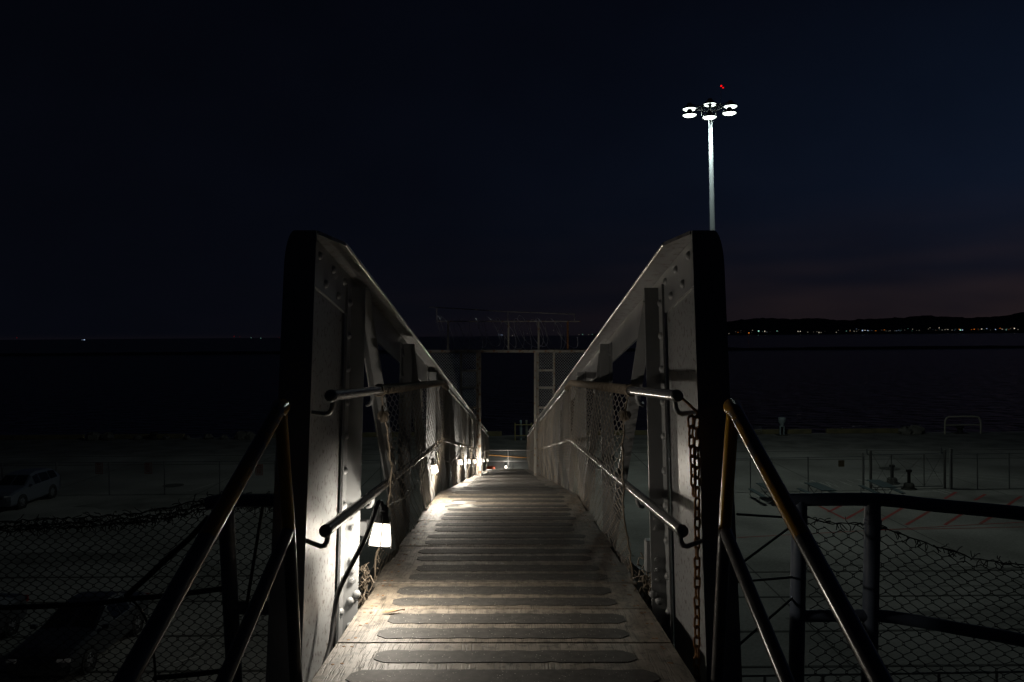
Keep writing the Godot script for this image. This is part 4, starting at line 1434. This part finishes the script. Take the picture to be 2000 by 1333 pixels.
func build_fences() -> void:
	var pts := []
	for x in [-110, 4, 110, 213, 321, 429, 537, 640, 745]: pts.append(gp(x, 968.5 - 0.0076 * x))
	fence("wire mesh fence behind the silver car, with red notices on it", pts, 1.85, [])
	pier_sign(gp(195, 967) + Vector3(0, 1.52, 0.06), "red and white notice on the fence, next to the silver car", 0.42, 0.62, true)
	pier_sign(gp(291, 967) + Vector3(0, 1.52, 0.06), "red and white notice on the fence, between the other two", 0.42, 0.62, true)
	pier_sign(gp(507, 965) + Vector3(0, 1.38, 0.06), "red and white notice on the fence, next to the gangway", 0.42, 0.62, true)
	pts = []
	for x in [1350, 1466, 1579, 1688]: pts.append(gp(x, 961.5 - 0.018 * (x - 1466)))
	fence("wire mesh fence behind the picnic tables", pts, 1.9, [])
	pier_sign(gp(1643, 958) + Vector3(0, 1.52, 0.06), "small brown square notice on the fence behind the picnic tables", 0.34, 0.36, false)
	pts = []
	for x in [1857, 1910, 1972, 2060, 2150]: pts.append(gp(x, 957 - 0.02 * (x - 1857)))
	fence("wire mesh fence running on beyond the pier gate", pts, 2.0, [])
	# swing gate between them
	var a := gp(1701, 957)
	var b := gp(1846, 954)
	var T := thing("pier_gate", "wire mesh gate with thick posts behind the two valve columns", "gate", a)
	for q in [[a, 2.25, 0.075], [b, 2.2, 0.07], [a + Vector3(-0.35, 0, -0.2), 2.05, 0.04], [gp(1858, 956), 2.3, 0.09]]:
		var mb := MB.new()
		mb.tube(PackedVector3Array([q[0], q[0] + Vector3(0, q[1], 0)]), q[2], 10)
		obj("gate_post", mb, M.galv_dull, T)
	var mb := MB.new()
	for h in [0.12, 1.98]:
		mb = MB.new()
		mb.tube(PackedVector3Array([a + Vector3(0.1, h, 0), b + Vector3(-0.1, h, 0)]), 0.028, 7)
		obj("gate_rail", mb, M.galv, T)
	for t in [0.28, 0.72]:
		mb = MB.new()
		mb.tube(PackedVector3Array([a.lerp(b, t) + Vector3(0, 0.12, 0), a.lerp(b, t) + Vector3(0, 1.98, 0)]), 0.025, 7)
		obj("gate_upright", mb, M.galv_dull, T)
	for q in [[0.03, 0.28], [0.28, 0.72], [0.72, 0.97]]:
		mb = MB.new()
		mb.tube(PackedVector3Array([a.lerp(b, q[0]) + Vector3(0, 0.15, 0.02), a.lerp(b, q[1]) + Vector3(0, 1.95, 0.02)]), 0.008, 5)
		mb.tube(PackedVector3Array([a.lerp(b, q[0]) + Vector3(0, 1.95, 0.04), a.lerp(b, q[1]) + Vector3(0, 0.15, 0.04)]), 0.008, 5)
		obj("brace", mb, M.galv_dull, T)
	mb = MB.new()
	var L := a.distance_to(b)
	chain_link(mb, func(u: float, v: float) -> Vector3: return a.lerp(b, u / L) + Vector3(0, v + 0.12, -0.03), L, 1.84, 0.07, 0.07, 0.0022)
	obj("wire_mesh", mb, M.galv, T)
	for q in [a, b]:
		mb = MB.new()
		mb.abox(q + Vector3(-0.22, 1.98, -0.03), q + Vector3(0.1, 2.06, 0.03))
		mb.abox(q + Vector3(-0.24, 2.06, -0.03), q + Vector3(-0.18, 2.32, 0.03))
		obj("hinge", mb, M.galv, T)

# ------------------------------------------------------------------ picnic tables
func build_tables() -> void:
	var proto := thing("picnic_table", "", "table", Vector3.ZERO, false, "picnic tables by the pier fence")
	var L := 1.15
	for k in 3:
		var mb := MB.new()
		mb.cbox(Vector3(-0.255 + 0.255 * k, 0.74, 0), Vector3(0.122, 0, 0), Vector3(0, 0.019, 0), Vector3(0, 0, L), 0.004)
		obj("top_plank", mb, M.table, proto)
	for sd in [-1, 1]:
		var mb := MB.new()
		mb.cbox(Vector3(sd * 0.68, 0.44, 0), Vector3(0.125, 0, 0), Vector3(0, 0.019, 0), Vector3(0, 0, L), 0.004)
		obj("bench", mb, M.table, proto)
	for z in [-0.75, 0.75]:
		var mb := MB.new()
		mb.tube(smooth_path([Vector3(-0.3, 0.72, z), Vector3(-0.15, 0.45, z), Vector3(0.15, 0.14, z), Vector3(0.42, 0.025, z), Vector3(0.72, 0.06, z), Vector3(0.84, 0.24, z), Vector3(0.76, 0.42, z)]), 0.022, 7)
		obj("leg", mb, M.galv, proto)
		mb = MB.new()
		mb.tube(smooth_path([Vector3(0.3, 0.72, z + 0.045), Vector3(0.15, 0.45, z + 0.045), Vector3(-0.15, 0.14, z + 0.045), Vector3(-0.42, 0.025, z + 0.045), Vector3(-0.72, 0.06, z + 0.045), Vector3(-0.84, 0.24, z + 0.045), Vector3(-0.76, 0.42, z + 0.045)]), 0.022, 7)
		obj("leg", mb, M.galv, proto)
	var labels := ["dark green picnic table with bench, next to the yellow rail", "dark green picnic table standing between the other two tables", "dark green picnic table nearest the pier gate"]
	var spots := [[1504, 979], [1602, 978], [1722, 972]]
	for k in 3:
		var o: Node3D = proto
		if k > 0:
			o = proto.duplicate()
			o.name = numbered("picnic_table")
			add_child(o)
		o.position = gp(spots[k][0], spots[k][1])
		o.rotation.y = [0.03, 0.06, -0.04][k]
		o.set_meta("label", labels[k])

# ------------------------------------------------------------------ cars, nose towards +z
func car(label: String, at: Vector3, suv: bool, paint: Material) -> void:
	var T := thing("parked_car", label, "car", Vector3.ZERO, false, "")
	# stations: z, sill, belt height, roof height, half width at sill, at belt, at top
	var st: Array
	if suv:
		st = [[2.36, 0.42, 0.66, 0.72, 0.62, 0.66, 0.60], [2.28, 0.28, 0.78, 0.86, 0.84, 0.84, 0.72], [2.0, 0.26, 0.90, 1.0, 0.92, 0.91, 0.78], [1.3, 0.26, 1.0, 1.09, 0.94, 0.93, 0.80], [0.98, 0.26, 1.04, 1.13, 0.945, 0.935, 0.80], [0.25, 0.26, 1.06, 1.62, 0.95, 0.935, 0.66], [-0.3, 0.26, 1.07, 1.70, 0.95, 0.935, 0.66], [-1.2, 0.26, 1.09, 1.68, 0.95, 0.93, 0.65], [-1.95, 0.28, 1.12, 1.60, 0.94, 0.92, 0.62], [-2.28, 0.34, 1.1, 1.25, 0.90, 0.88, 0.78], [-2.4, 0.45, 0.8, 0.85, 0.82, 0.82, 0.8]]
	else:
		st = [[2.36, 0.36, 0.56, 0.62, 0.60, 0.66, 0.58], [2.24, 0.24, 0.68, 0.75, 0.82, 0.82, 0.70], [1.9, 0.2, 0.78, 0.86, 0.88, 0.88, 0.74], [1.1, 0.2, 0.86, 0.95, 0.90, 0.89, 0.76], [0.85, 0.2, 0.88, 0.98, 0.905, 0.89, 0.76], [0.05, 0.2, 0.90, 1.38, 0.91, 0.89, 0.60], [-0.4, 0.2, 0.91, 1.45, 0.91, 0.89, 0.60], [-0.95, 0.2, 0.92, 1.42, 0.91, 0.885, 0.60], [-1.65, 0.2, 0.93, 1.08, 0.90, 0.88, 0.72], [-2.2, 0.26, 0.90, 1.02, 0.86, 0.84, 0.72], [-2.36, 0.4, 0.7, 0.8, 0.78, 0.78, 0.7]]
	var rows := []
	for s in st:
		var pr := []
		var z: float = s[0]
		var half := [Vector3(s[4] * 0.9, s[1], z), Vector3(s[4], s[1] + 0.10, z), Vector3(s[5] + 0.01, lerpf(s[1], s[2], 0.62), z), Vector3(s[5], s[2], z), Vector3(lerpf(s[5], s[6], 0.85), lerpf(s[2], s[3], 0.82), z), Vector3(s[6] * 0.92, s[3] - 0.01, z), Vector3(0, s[3] + 0.015, z)]
		for p in half: pr.append(p)
		for k in range(half.size() - 2, -1, -1): pr.append(Vector3(-half[k].x, half[k].y, half[k].z))
		rows.append(pr)
	var mb := MB.new()
	for i in rows.size() - 1:
		for k in rows[0].size() - 1:
			mb.face(rows[i][k], rows[i][k + 1], rows[i + 1][k + 1], rows[i + 1][k], Vector3(0, 0.7, (rows[i][0].z + rows[i + 1][0].z) / 2))
		mb.face(rows[i][0], rows[i][-1], rows[i + 1][-1], rows[i + 1][0], Vector3(0, 0.7, rows[i][0].z))
	for e in [0, rows.size() - 1]:
		for k in range(1, rows[e].size() - 1):
			var nz := Vector3(0, 0, 1 if e == 0 else -1)
			mb.tri(rows[e][0], rows[e][k], rows[e][k + 1], nz, nz, nz)
	obj("body", mb, paint, T)
	# glass: panels set just proud of the upper body
	var iw := 4                      # windscreen lies between these stations
	for sd in [-1, 1]:
		var wins := [[5, 6], [6, 7]] + ([[7, 8]] if suv else [])
		for w in wins:
			mb = MB.new()
			var q := []
			for e in [[w[0], 3], [w[1], 3], [w[1], 4], [w[0], 4]]:
				var p: Vector3 = rows[e[0]][e[1]]
				q.append(p)
			var m: Vector3 = (q[0] + q[1] + q[2] + q[3]) / 4
			var nn: Vector3 = (q[1] - q[0]).cross(q[2] - q[0]).normalized()
			if nn.x < 0: nn = -nn
			for e in 4:
				q[e] = q[e].lerp(m, 0.10) + nn * 0.012
				q[e].x *= sd
			mb.face(q[0], q[1], q[2], q[3], Vector3(0, q[0].y, m.z))
			obj("side_window", mb, M.glass, T)
	for w in [[4, 5, "windscreen"], [8, 7, "rear_window"]] if not suv else [[4, 5, "windscreen"], [9, 8, "rear_window"]]:
		mb = MB.new()
		var a: Vector3 = rows[w[0]][5]
		var b: Vector3 = rows[w[1]][5]
		var nn := Vector3(0, absf(b.z - a.z), (b.y - a.y) * signf(a.z - b.z)).normalized() * 0.02
		var lo := a.lerp(b, 0.08) + nn
		var hi := a.lerp(b, 0.92) + nn
		mb.face(Vector3(-lo.x, lo.y, lo.z), lo, hi, Vector3(-hi.x, hi.y, hi.z), Vector3(0, 0.3, 0))
		obj(w[2], mb, M.glass, T)
	var lampm := mat(lin(0.6, 0.6, 0.6), 0.15)
	var redm := mat(lin(0.25, 0.01, 0.01), 0.2)
	for sd in [-1, 1]:
		mb = MB.new()
		var yl := 0.78 if suv else 0.64
		mb.cbox(Vector3(sd * 0.66, yl, 2.26), Vector3(0.16, 0, -0.05 * sd), Vector3(0, 0.055, 0), Vector3(0.02 * sd, 0, 0.06), 0.02)
		obj("headlight", mb, lampm, T)
		mb = MB.new()
		mb.cbox(Vector3(sd * 0.76, yl + 0.2, -2.27), Vector3(0.09, 0, 0), Vector3(0, 0.1, 0), Vector3(0, 0, 0.06), 0.02)
		obj("tail_light", mb, redm, T)
		mb = MB.new()
		mb.cbox(Vector3(sd * 1.0, 1.12 if suv else 0.98, 0.72), Vector3(0.09, 0, 0), Vector3(0, 0.06, 0), Vector3(0, 0, 0.06), 0.025)
		obj("mirror", mb, paint, T)
		for z in [0.15, -1.05]:
			mb = MB.new()
			mb.cbox(Vector3(sd * (0.955 if suv else 0.912), 0.88 if suv else 0.76, z), Vector3(0.012, 0, 0), Vector3(0, 0.012, 0), Vector3(0, 0, 0.08), 0.004)
			obj("door_handle", mb, paint, T)
		for z in [1.42, -1.38]:
			var r := 0.36 if suv else 0.32
			var hub := Vector3(sd * (0.84 if suv else 0.80), r, z)
			mb = MB.new()
			var o := Vector3(sd, 0, 0)
			mb.lathe(hub, PackedVector2Array([Vector2(0.2, -0.11), Vector2(r - 0.02, -0.11), Vector2(r, -0.085), Vector2(r, 0.085), Vector2(r - 0.02, 0.115), Vector2(r * 0.64, 0.12), Vector2(r * 0.62, 0.10)]), 26, o)
			var ty := obj("wheel", mb, M.rubber, T)
			mb = MB.new()
			mb.lathe(hub, PackedVector2Array([Vector2(r * 0.63, 0.10), Vector2(r * 0.58, 0.118), Vector2(r * 0.55, 0.06), Vector2(0, 0.05)]), 26, o)
			for k in 5:
				var a := TAU * k / 5
				var d := Vector3(0, cos(a), sin(a))
				mb.box(hub + o * 0.095 + d * r * 0.30, o * 0.02, d * r * 0.28, d.cross(o) * 0.03)
			mb.lathe(hub, PackedVector2Array([Vector2(0.06, 0.05), Vector2(0.06, 0.12), Vector2(0, 0.125)]), 12, o)
			obj("rim", mb, mat(lin(0.4, 0.4, 0.41), 0.35, 0.8), ty)
			# dark wheel arch
			mb = MB.new()
			mb.lathe(hub + o * 0.108, PackedVector2Array([Vector2(r + 0.055, -0.1), Vector2(r + 0.055, 0.006), Vector2(r + 0.004, 0.006)]), 26, o)
			obj("wheel_arch", mb, M.rubber, T)
	# grille and lower bumper
	mb = MB.new()
	mb.cbox(Vector3(0, 0.72 if suv else 0.55, 2.35), Vector3(0.42, 0, 0), Vector3(0, 0.07, 0), Vector3(0, 0, 0.02), 0.01)
	obj("grille", mb, M.rubber, T)
	T.position = at

func build_cars() -> void:
	var silver := mat(lin(0.2, 0.22, 0.265), 0.3, 0.5)
	silver.clearcoat_enabled = true
	var dark := mat(lin(0.02, 0.022, 0.028), 0.22, 0.2)
	dark.clearcoat_enabled = true
	var f := gp(40, 996)
	var r := gp(107, 972)
	var c := (f + r) / 2
	car("silver estate off-roader parked beside the wire fence", Vector3(c.x - 0.95, 0, c.z), true, silver)
	var w := gp(270, 1238)
	car("dark saloon car parked below the mesh, by the ship", Vector3(w.x - 0.9, 0, w.z + 1.42), false, dark)
	var w2 := gp(24, 1242)
	car("dark saloon car parked below the mesh, further from the gangway", Vector3(w2.x - 0.9, 0, w2.z + 1.4), false, dark)

# ------------------------------------------------------------------ small things on the pier
func build_pier_things() -> void:
	# two valve columns
	for q in [[1743, 945, "black valve column with T top, next to the picnic table"], [1776, 956, "black valve column with T top on a round base by the pier gate"]]:
		var p := gp(q[0], q[1])
		var T := thing("valve_column", q[2], "valve", p, false, "valve columns by the gate")
		var mb := MB.new()
		mb.lathe(p, PackedVector2Array([Vector2(0.42, 0), Vector2(0.42, 0.05), Vector2(0.3, 0.06), Vector2(0.28, 0.3), Vector2(0.2, 0.36), Vector2(0, 0.36)]), 18)
		obj("base", mb, M.asphalt, T)
		mb = MB.new()
		mb.tube(PackedVector3Array([p + Vector3(0, 0.3, 0), p + Vector3(0, 0.98, 0)]), 0.09, 12)
		obj("column", mb, M.rubber, T)
		mb = MB.new()
		mb.cbox(p + Vector3(0, 1.04, 0), Vector3(0.14, 0, 0), Vector3(0, 0.07, 0), Vector3(0, 0, 0.09), 0.02)
		obj("cap", mb, M.rubber, T)
	# dark barrier down by the ship's side
	var bq := gp(1380, 1322, 1.0)
	var br := gp(2060, 1312, 1.0)
	var B := thing("quay_barrier", "dark pipe barrier on the quay below the chain link mesh", "barrier", Vector3(bq.x, 0, bq.z))
	for hh in [1.0, 0.55]:
		var mq := MB.new()
		mq.tube(PackedVector3Array([Vector3(bq.x, hh, bq.z), Vector3(br.x, hh, br.z)]), 0.03, 7)
		obj("rail", mq, M.galv_dull, B)
	for t in 7:
		var mq := MB.new()
		var pq := Vector3(bq.x, 0, bq.z).lerp(Vector3(br.x, 0, br.z), t / 6.0)
		mq.tube(PackedVector3Array([pq, pq + Vector3(0, 1.03, 0)]), 0.035, 7)
		obj("post", mq, M.galv_dull, B)
	# hoop barrier at the pier's edge
	var a := gp(1836, 846)
	var b := gp(1903, 845)
	a.z = -71.6; b.z = -71.6
	var H := thing("hoop_barrier", "pale hoop shaped pipe barrier at the water's edge", "barrier", a)
	var mb := MB.new()
	var h := 1.5
	mb.tube(smooth_path([a, a + Vector3(0, h * 0.6, 0), a + Vector3(0.12, h * 0.88, 0), a + Vector3(0.5, h, 0), b + Vector3(-0.5, h, 0), b + Vector3(-0.12, h * 0.88, 0), b + Vector3(0, h * 0.6, 0), b]), 0.07, 8)
	obj("hoop", mb, mat(lin(0.4, 0.38, 0.3), 0.6), H)
	mb = MB.new()
	mb.tube(PackedVector3Array([a + Vector3(0, h * 0.52, 0), b + Vector3(0, h * 0.52, 0)]), 0.045, 8)
	obj("cross_bar", mb, mat(lin(0.4, 0.38, 0.3), 0.6), H)
	# bollards
	for q in [[1515, 845, 0.36, "squat dark bollard at the pier edge beside the pale valve"], [1870, 846, 0.5, "squat dark bollard under the hoop barrier"], [1768, 848, 0.55, "dark double bollard between kerb and hoop barrier"], [325, 852, 0.5, "dark bollard at the pier edge behind the wire fence"]]:
		var p := gp(q[0], q[1])
		p.z = maxf(p.z, -71.9)
		var T := thing("bollard", q[3], "bollard", p, false, "mooring bollards on the pier edge")
		mb = MB.new()
		mb.lathe(p, PackedVector2Array([Vector2(0.4, 0), Vector2(0.4, 0.07), Vector2(0.25, 0.1), Vector2(0.2, 0.35), Vector2(0.24, 0.45), Vector2(0.34, 0.5), Vector2(0.34, 0.6), Vector2(0.2, 0.68), Vector2(0, 0.7)]), 18)
		obj("head", mb, M.rubber, T)
		mb = MB.new()
		mb.abox(p + Vector3(-0.55, 0, -0.45), p + Vector3(0.55, 0.05, 0.45))
		obj("foot_plate", mb, M.asphalt, T)
	# pale outlet with funnel head
	var p := gp(1528, 851)
	p.z = maxf(p.z, -71.5)
	var V := thing("outlet_valve", "pale funnel topped outlet standing at the pier edge", "valve", p)
	mb = MB.new()
	mb.lathe(p + Vector3(0, 0.75, 0), PackedVector2Array([Vector2(0.14, 0), Vector2(0.17, 0.2), Vector2(0.32, 0.55), Vector2(0.34, 0.72), Vector2(0.3, 0.82), Vector2(0, 0.86)]), 18)
	obj("funnel", mb, mat(lin(0.3, 0.36, 0.38), 0.6), V)
	for x in [-0.16, 0.16]:
		mb = MB.new()
		mb.tube(PackedVector3Array([p + Vector3(x, 0, 0), p + Vector3(x, 0.85, 0)]), 0.06, 8)
		obj("leg", mb, mat(lin(0.3, 0.36, 0.38), 0.6), V)
	mb = MB.new()
	mb.lathe(p, PackedVector2Array([Vector2(0.5, 0), Vector2(0.5, 0.08), Vector2(0, 0.08)]), 18)
	obj("base", mb, M.asphalt, V)
	# coil of wire beside the yellow rail
	p = gp(1472, 848); p.z = maxf(p.z, -71.5)
	var W := thing("wire_roll", "small roll of pale wire at the pier edge", "wire", p)
	mb = MB.new()
	var path := PackedVector3Array()
	for k in 90:
		var t := TAU * k / 15.0
		path.append(p + Vector3(-0.3 + 0.1 * k / 15.0, 0.45 + 0.42 * sin(t), 0.42 * cos(t)))
	mb.wire(path, 0.01)
	obj("coil", mb, M.galv, W)
	# yellow rack with two pale bottles seen through the gate
	a = gp(1006, 861); a.z = maxf(a.z, -71.5)
	var R := thing("yellow_rack", "yellow pipe rack at the pier edge seen through the gate", "rack", a)
	var ym := mat(lin(0.4, 0.33, 0.12), 0.6)
	for x in [0.0, 1.4]:
		mb = MB.new()
		mb.tube(PackedVector3Array([a + Vector3(x, 0, 0), a + Vector3(x, 1.5, 0)]), 0.045, 8)
		obj("upright", mb, ym, R)
	for y in [0.42, 1.33]:
		mb = MB.new()
		mb.tube(PackedVector3Array([a + Vector3(0, y, 0), a + Vector3(1.4, y, 0)]), 0.04, 8)
		obj("bar", mb, ym, R)
	var k := 0
	for x in [0.5, 0.98]:
		var bt := thing("gas_bottle", ["pale blue gas bottle standing behind the yellow rack", "grey gas bottle standing behind the yellow rack"][k], "gas bottle", a + Vector3(x, 0, -0.25), false, "gas bottles behind the rack")
		mb = MB.new()
		mb.lathe(a + Vector3(x, 0, -0.25), PackedVector2Array([Vector2(0.11, 0), Vector2(0.115, 0.04), Vector2(0.115, 1.25), Vector2(0.09, 1.38), Vector2(0.045, 1.45), Vector2(0.04, 1.5)]), 16)
		obj("cylinder", mb, mat(lin(0.28, 0.35, 0.36) if k == 0 else lin(0.22, 0.22, 0.19), 0.5), bt)
		mb = MB.new()
		mb.lathe(a + Vector3(x, 1.46, -0.25), PackedVector2Array([Vector2(0.09, 0), Vector2(0.10, 0.2), Vector2(0.06, 0.24), Vector2(0, 0.24)]), 12)
		obj("cap", mb, mat(lin(0.3, 0.4, 0.42) if k == 0 else lin(0.25, 0.25, 0.2), 0.5), bt)
		k += 1
	# rubble lying along the far edge
	var rs := [[30, 850], [215, 852], [250, 850], [300, 851], [345, 853], [390, 851], [420, 854], [455, 852], [480, 855], [500, 853], [1760, 846], [1785, 847]]
	for q in rs:
		var c := gp(q[0], q[1])
		c.z = maxf(c.z, -71.8)
		var ro := thing("boulder", "rough grey boulder lying along the pier's outer edge", "boulder", c, false, "boulders along the pier edge")
		mb = MB.new()
		var rr := rng.randf_range(0.35, 0.75)
		var grid := []
		for i in 7:
			var row := []
			for j in 10:
				var th := PI * i / 6
				var ph := TAU * j / 10
				var s := rr * (1.0 if (i == 0 or i == 6) else rng.randf_range(0.75, 1.1))
				row.append(c + Vector3(sin(th) * cos(ph) * s, maxf(-0.05, cos(th) * s * 0.7 + rr * 0.4), sin(th) * sin(ph) * s * 0.8))
			grid.append(row)
		for i in 6:
			for j in 10:
				mb.face(grid[i][j], grid[i][(j + 1) % 10], grid[i + 1][(j + 1) % 10], grid[i + 1][j], c + Vector3(0, rr * 0.4, 0))
		obj("stone", mb, M.rock, ro)
	# litter on the walkway: a curled leaf
	var lf := thing("dry_leaf", "curled dry leaf lying on the walkway boards", "leaf", Vector3(pc(768, 1200, 3.6).x, deck_y(3.52), -3.52), true)
	mb = MB.new()
	var o := Vector3(pc(768, 1200, 3.52).x, deck_y(3.52) + 0.004, -3.52)
	var prev := []
	for i in 9:
		var t := i / 8.0
		var w := 0.014 * sin(PI * clampf(t * 1.1, 0, 1)) + 0.001
		var c := o + Vector3(-0.05 + 0.1 * t, 0.012 * t * t, 0.006 * sin(t * 5))
		var row := [c + Vector3(0, 0.007 * sin(t * 4), -w), c, c + Vector3(0, 0.009 * sin(t * 3), w)]
		if prev.size():
			for j in 2: mb.face(prev[j], prev[j + 1], row[j + 1], row[j], c + Vector3(0, -1, 0))
		prev = row
	obj("blade", mb, M.rubbish, lf)

# ------------------------------------------------------------------ lights on the far shore
func build_shore() -> void:
	var cols := [Color(1, 0.95, 0.85), Color(1.0, 0.55, 0.2), Color(0.7, 1.0, 0.9), Color(0.75, 0.85, 1.0), Color(1.0, 0.1, 0.08)]
	var mats := {}
	for c in 5:
		for e in 3:
			var m := StandardMaterial3D.new()
			m.albedo_color = Color(0.3, 0.3, 0.3)
			m.emission_enabled = true
			m.emission = cols[c]
			m.emission_energy_multiplier = [0.05, 0.2, 0.75][e]
			mats[c * 3 + e] = m
	var bm := MB.new()
	bm.lathe(Vector3.ZERO, PackedVector2Array([Vector2(0, -1), Vector2(0.8, -0.6), Vector2(1, 0), Vector2(0.8, 0.6), Vector2(0, 1)]), 8)
	var ball := bm.mesh()
	var pole := MB.new()
	pole.tube(PackedVector3Array([Vector3(0, -14, 0), Vector3.ZERO]), 0.5, 5)
	# [x, y, colour, strength, size]
	var L := [[1424, 652, 0, 1, 5], [1463, 650.7, 1, 2, 7], [1482, 647, 2, 2, 9], [1494, 647.4, 0, 2, 6], [1518, 647, 2, 2, 4], [1559, 647.7, 0, 2, 5], [1563.5, 647.7, 0, 2, 5], [1578, 649.2, 0, 1, 5], [1600, 649.8, 0, 2, 5], [1604, 649.8, 0, 1, 5], [1634, 649.5, 0, 1, 6], [1638, 645.6, 0, 0, 6], [1661, 645.6, 0, 1, 5],
		[1685, 646, 3, 2, 8], [1690, 645.6, 0, 2, 5], [1695.5, 646, 3, 2, 6], [1711, 646.5, 1, 2, 4], [1728, 644.7, 1, 2, 4], [1739, 646.2, 0, 1, 5], [1748, 646.5, 0, 0, 6], [1783, 643.5, 0, 1, 5], [1796, 645.6, 0, 0, 7], [1814, 643, 0, 0, 7], [1817, 640.5, 0, 1, 4], [1835, 640.8, 0, 2, 4], [1852, 644, 0, 2, 4], [1860, 645, 0, 1, 5], [1874, 643.5, 1, 2, 5], [1876.5, 645, 2, 2, 8], [1880.5, 645, 3, 2, 6], [1903.5, 643.5, 1, 2, 5], [1918, 643, 0, 2, 6], [1928, 642.3, 3, 2, 4], [1945, 643.8, 3, 2, 5], [1954, 641.4, 1, 2, 4], [1958, 643.5, 0, 2, 4], [1966, 644.7, 2, 2, 4], [1982, 642, 0, 2, 7], [1989, 644, 0, 1, 5],
		[164, 664.4, 3, 2, 8], [160, 664.4, 3, 1, 6], [32, 660, 4, 1, 4], [457, 657.5, 4, 1, 4], [468, 658, 4, 0, 4], [490, 660, 2, 1, 4], [509, 661, 2, 1, 5], [545, 660, 4, 0, 4], [974, 654.5, 3, 1, 5], [977, 654.5, 3, 2, 4], [980.5, 654.5, 3, 2, 4], [1001, 656, 0, 2, 4], [1030, 651.5, 0, 0, 5], [1050, 650, 0, 0, 4], [1081, 645.5, 0, 0, 5], [1097, 655, 0, 0, 5], [1131, 654, 0, 0, 6], [1138, 653.6, 2, 1, 6], [1150, 654, 0, 0, 6], [1157, 653.8, 2, 1, 5], [903, 645.5, 0, 0, 3], [883, 654, 1, 0, 3]]
	for k in 70:
		var x := rng.randf_range(1425, 2010)
		L.append([x, 650.6 - (x - 1425) * 0.0105 - absf(rng.randfn(0, 2.0)), [0, 0, 0, 1, 2, 3][rng.randi() % 6], rng.randi() % 2, rng.randf_range(2.5, 5.5)])
	var names := ["white", "orange", "pale green", "bluish white", "red"]
	var sizes := ["faint", "", "bright"]
	for q in L:
		var p := wp(q[0], q[1], 8150)
		var T := thing("shore_light", ("%s %s lamp shining on the far shore of the bay" % [sizes[q[3]], names[q[2]]]).strip_edges(), "shore light", p, false, "%s %s lamps on the far shore" % [sizes[q[3]], names[q[2]]])
		put("lamp", ball, mats[q[2] * 3 + q[3]], T, Transform3D(Basis().scaled(Vector3.ONE * q[4] * 0.8), p))
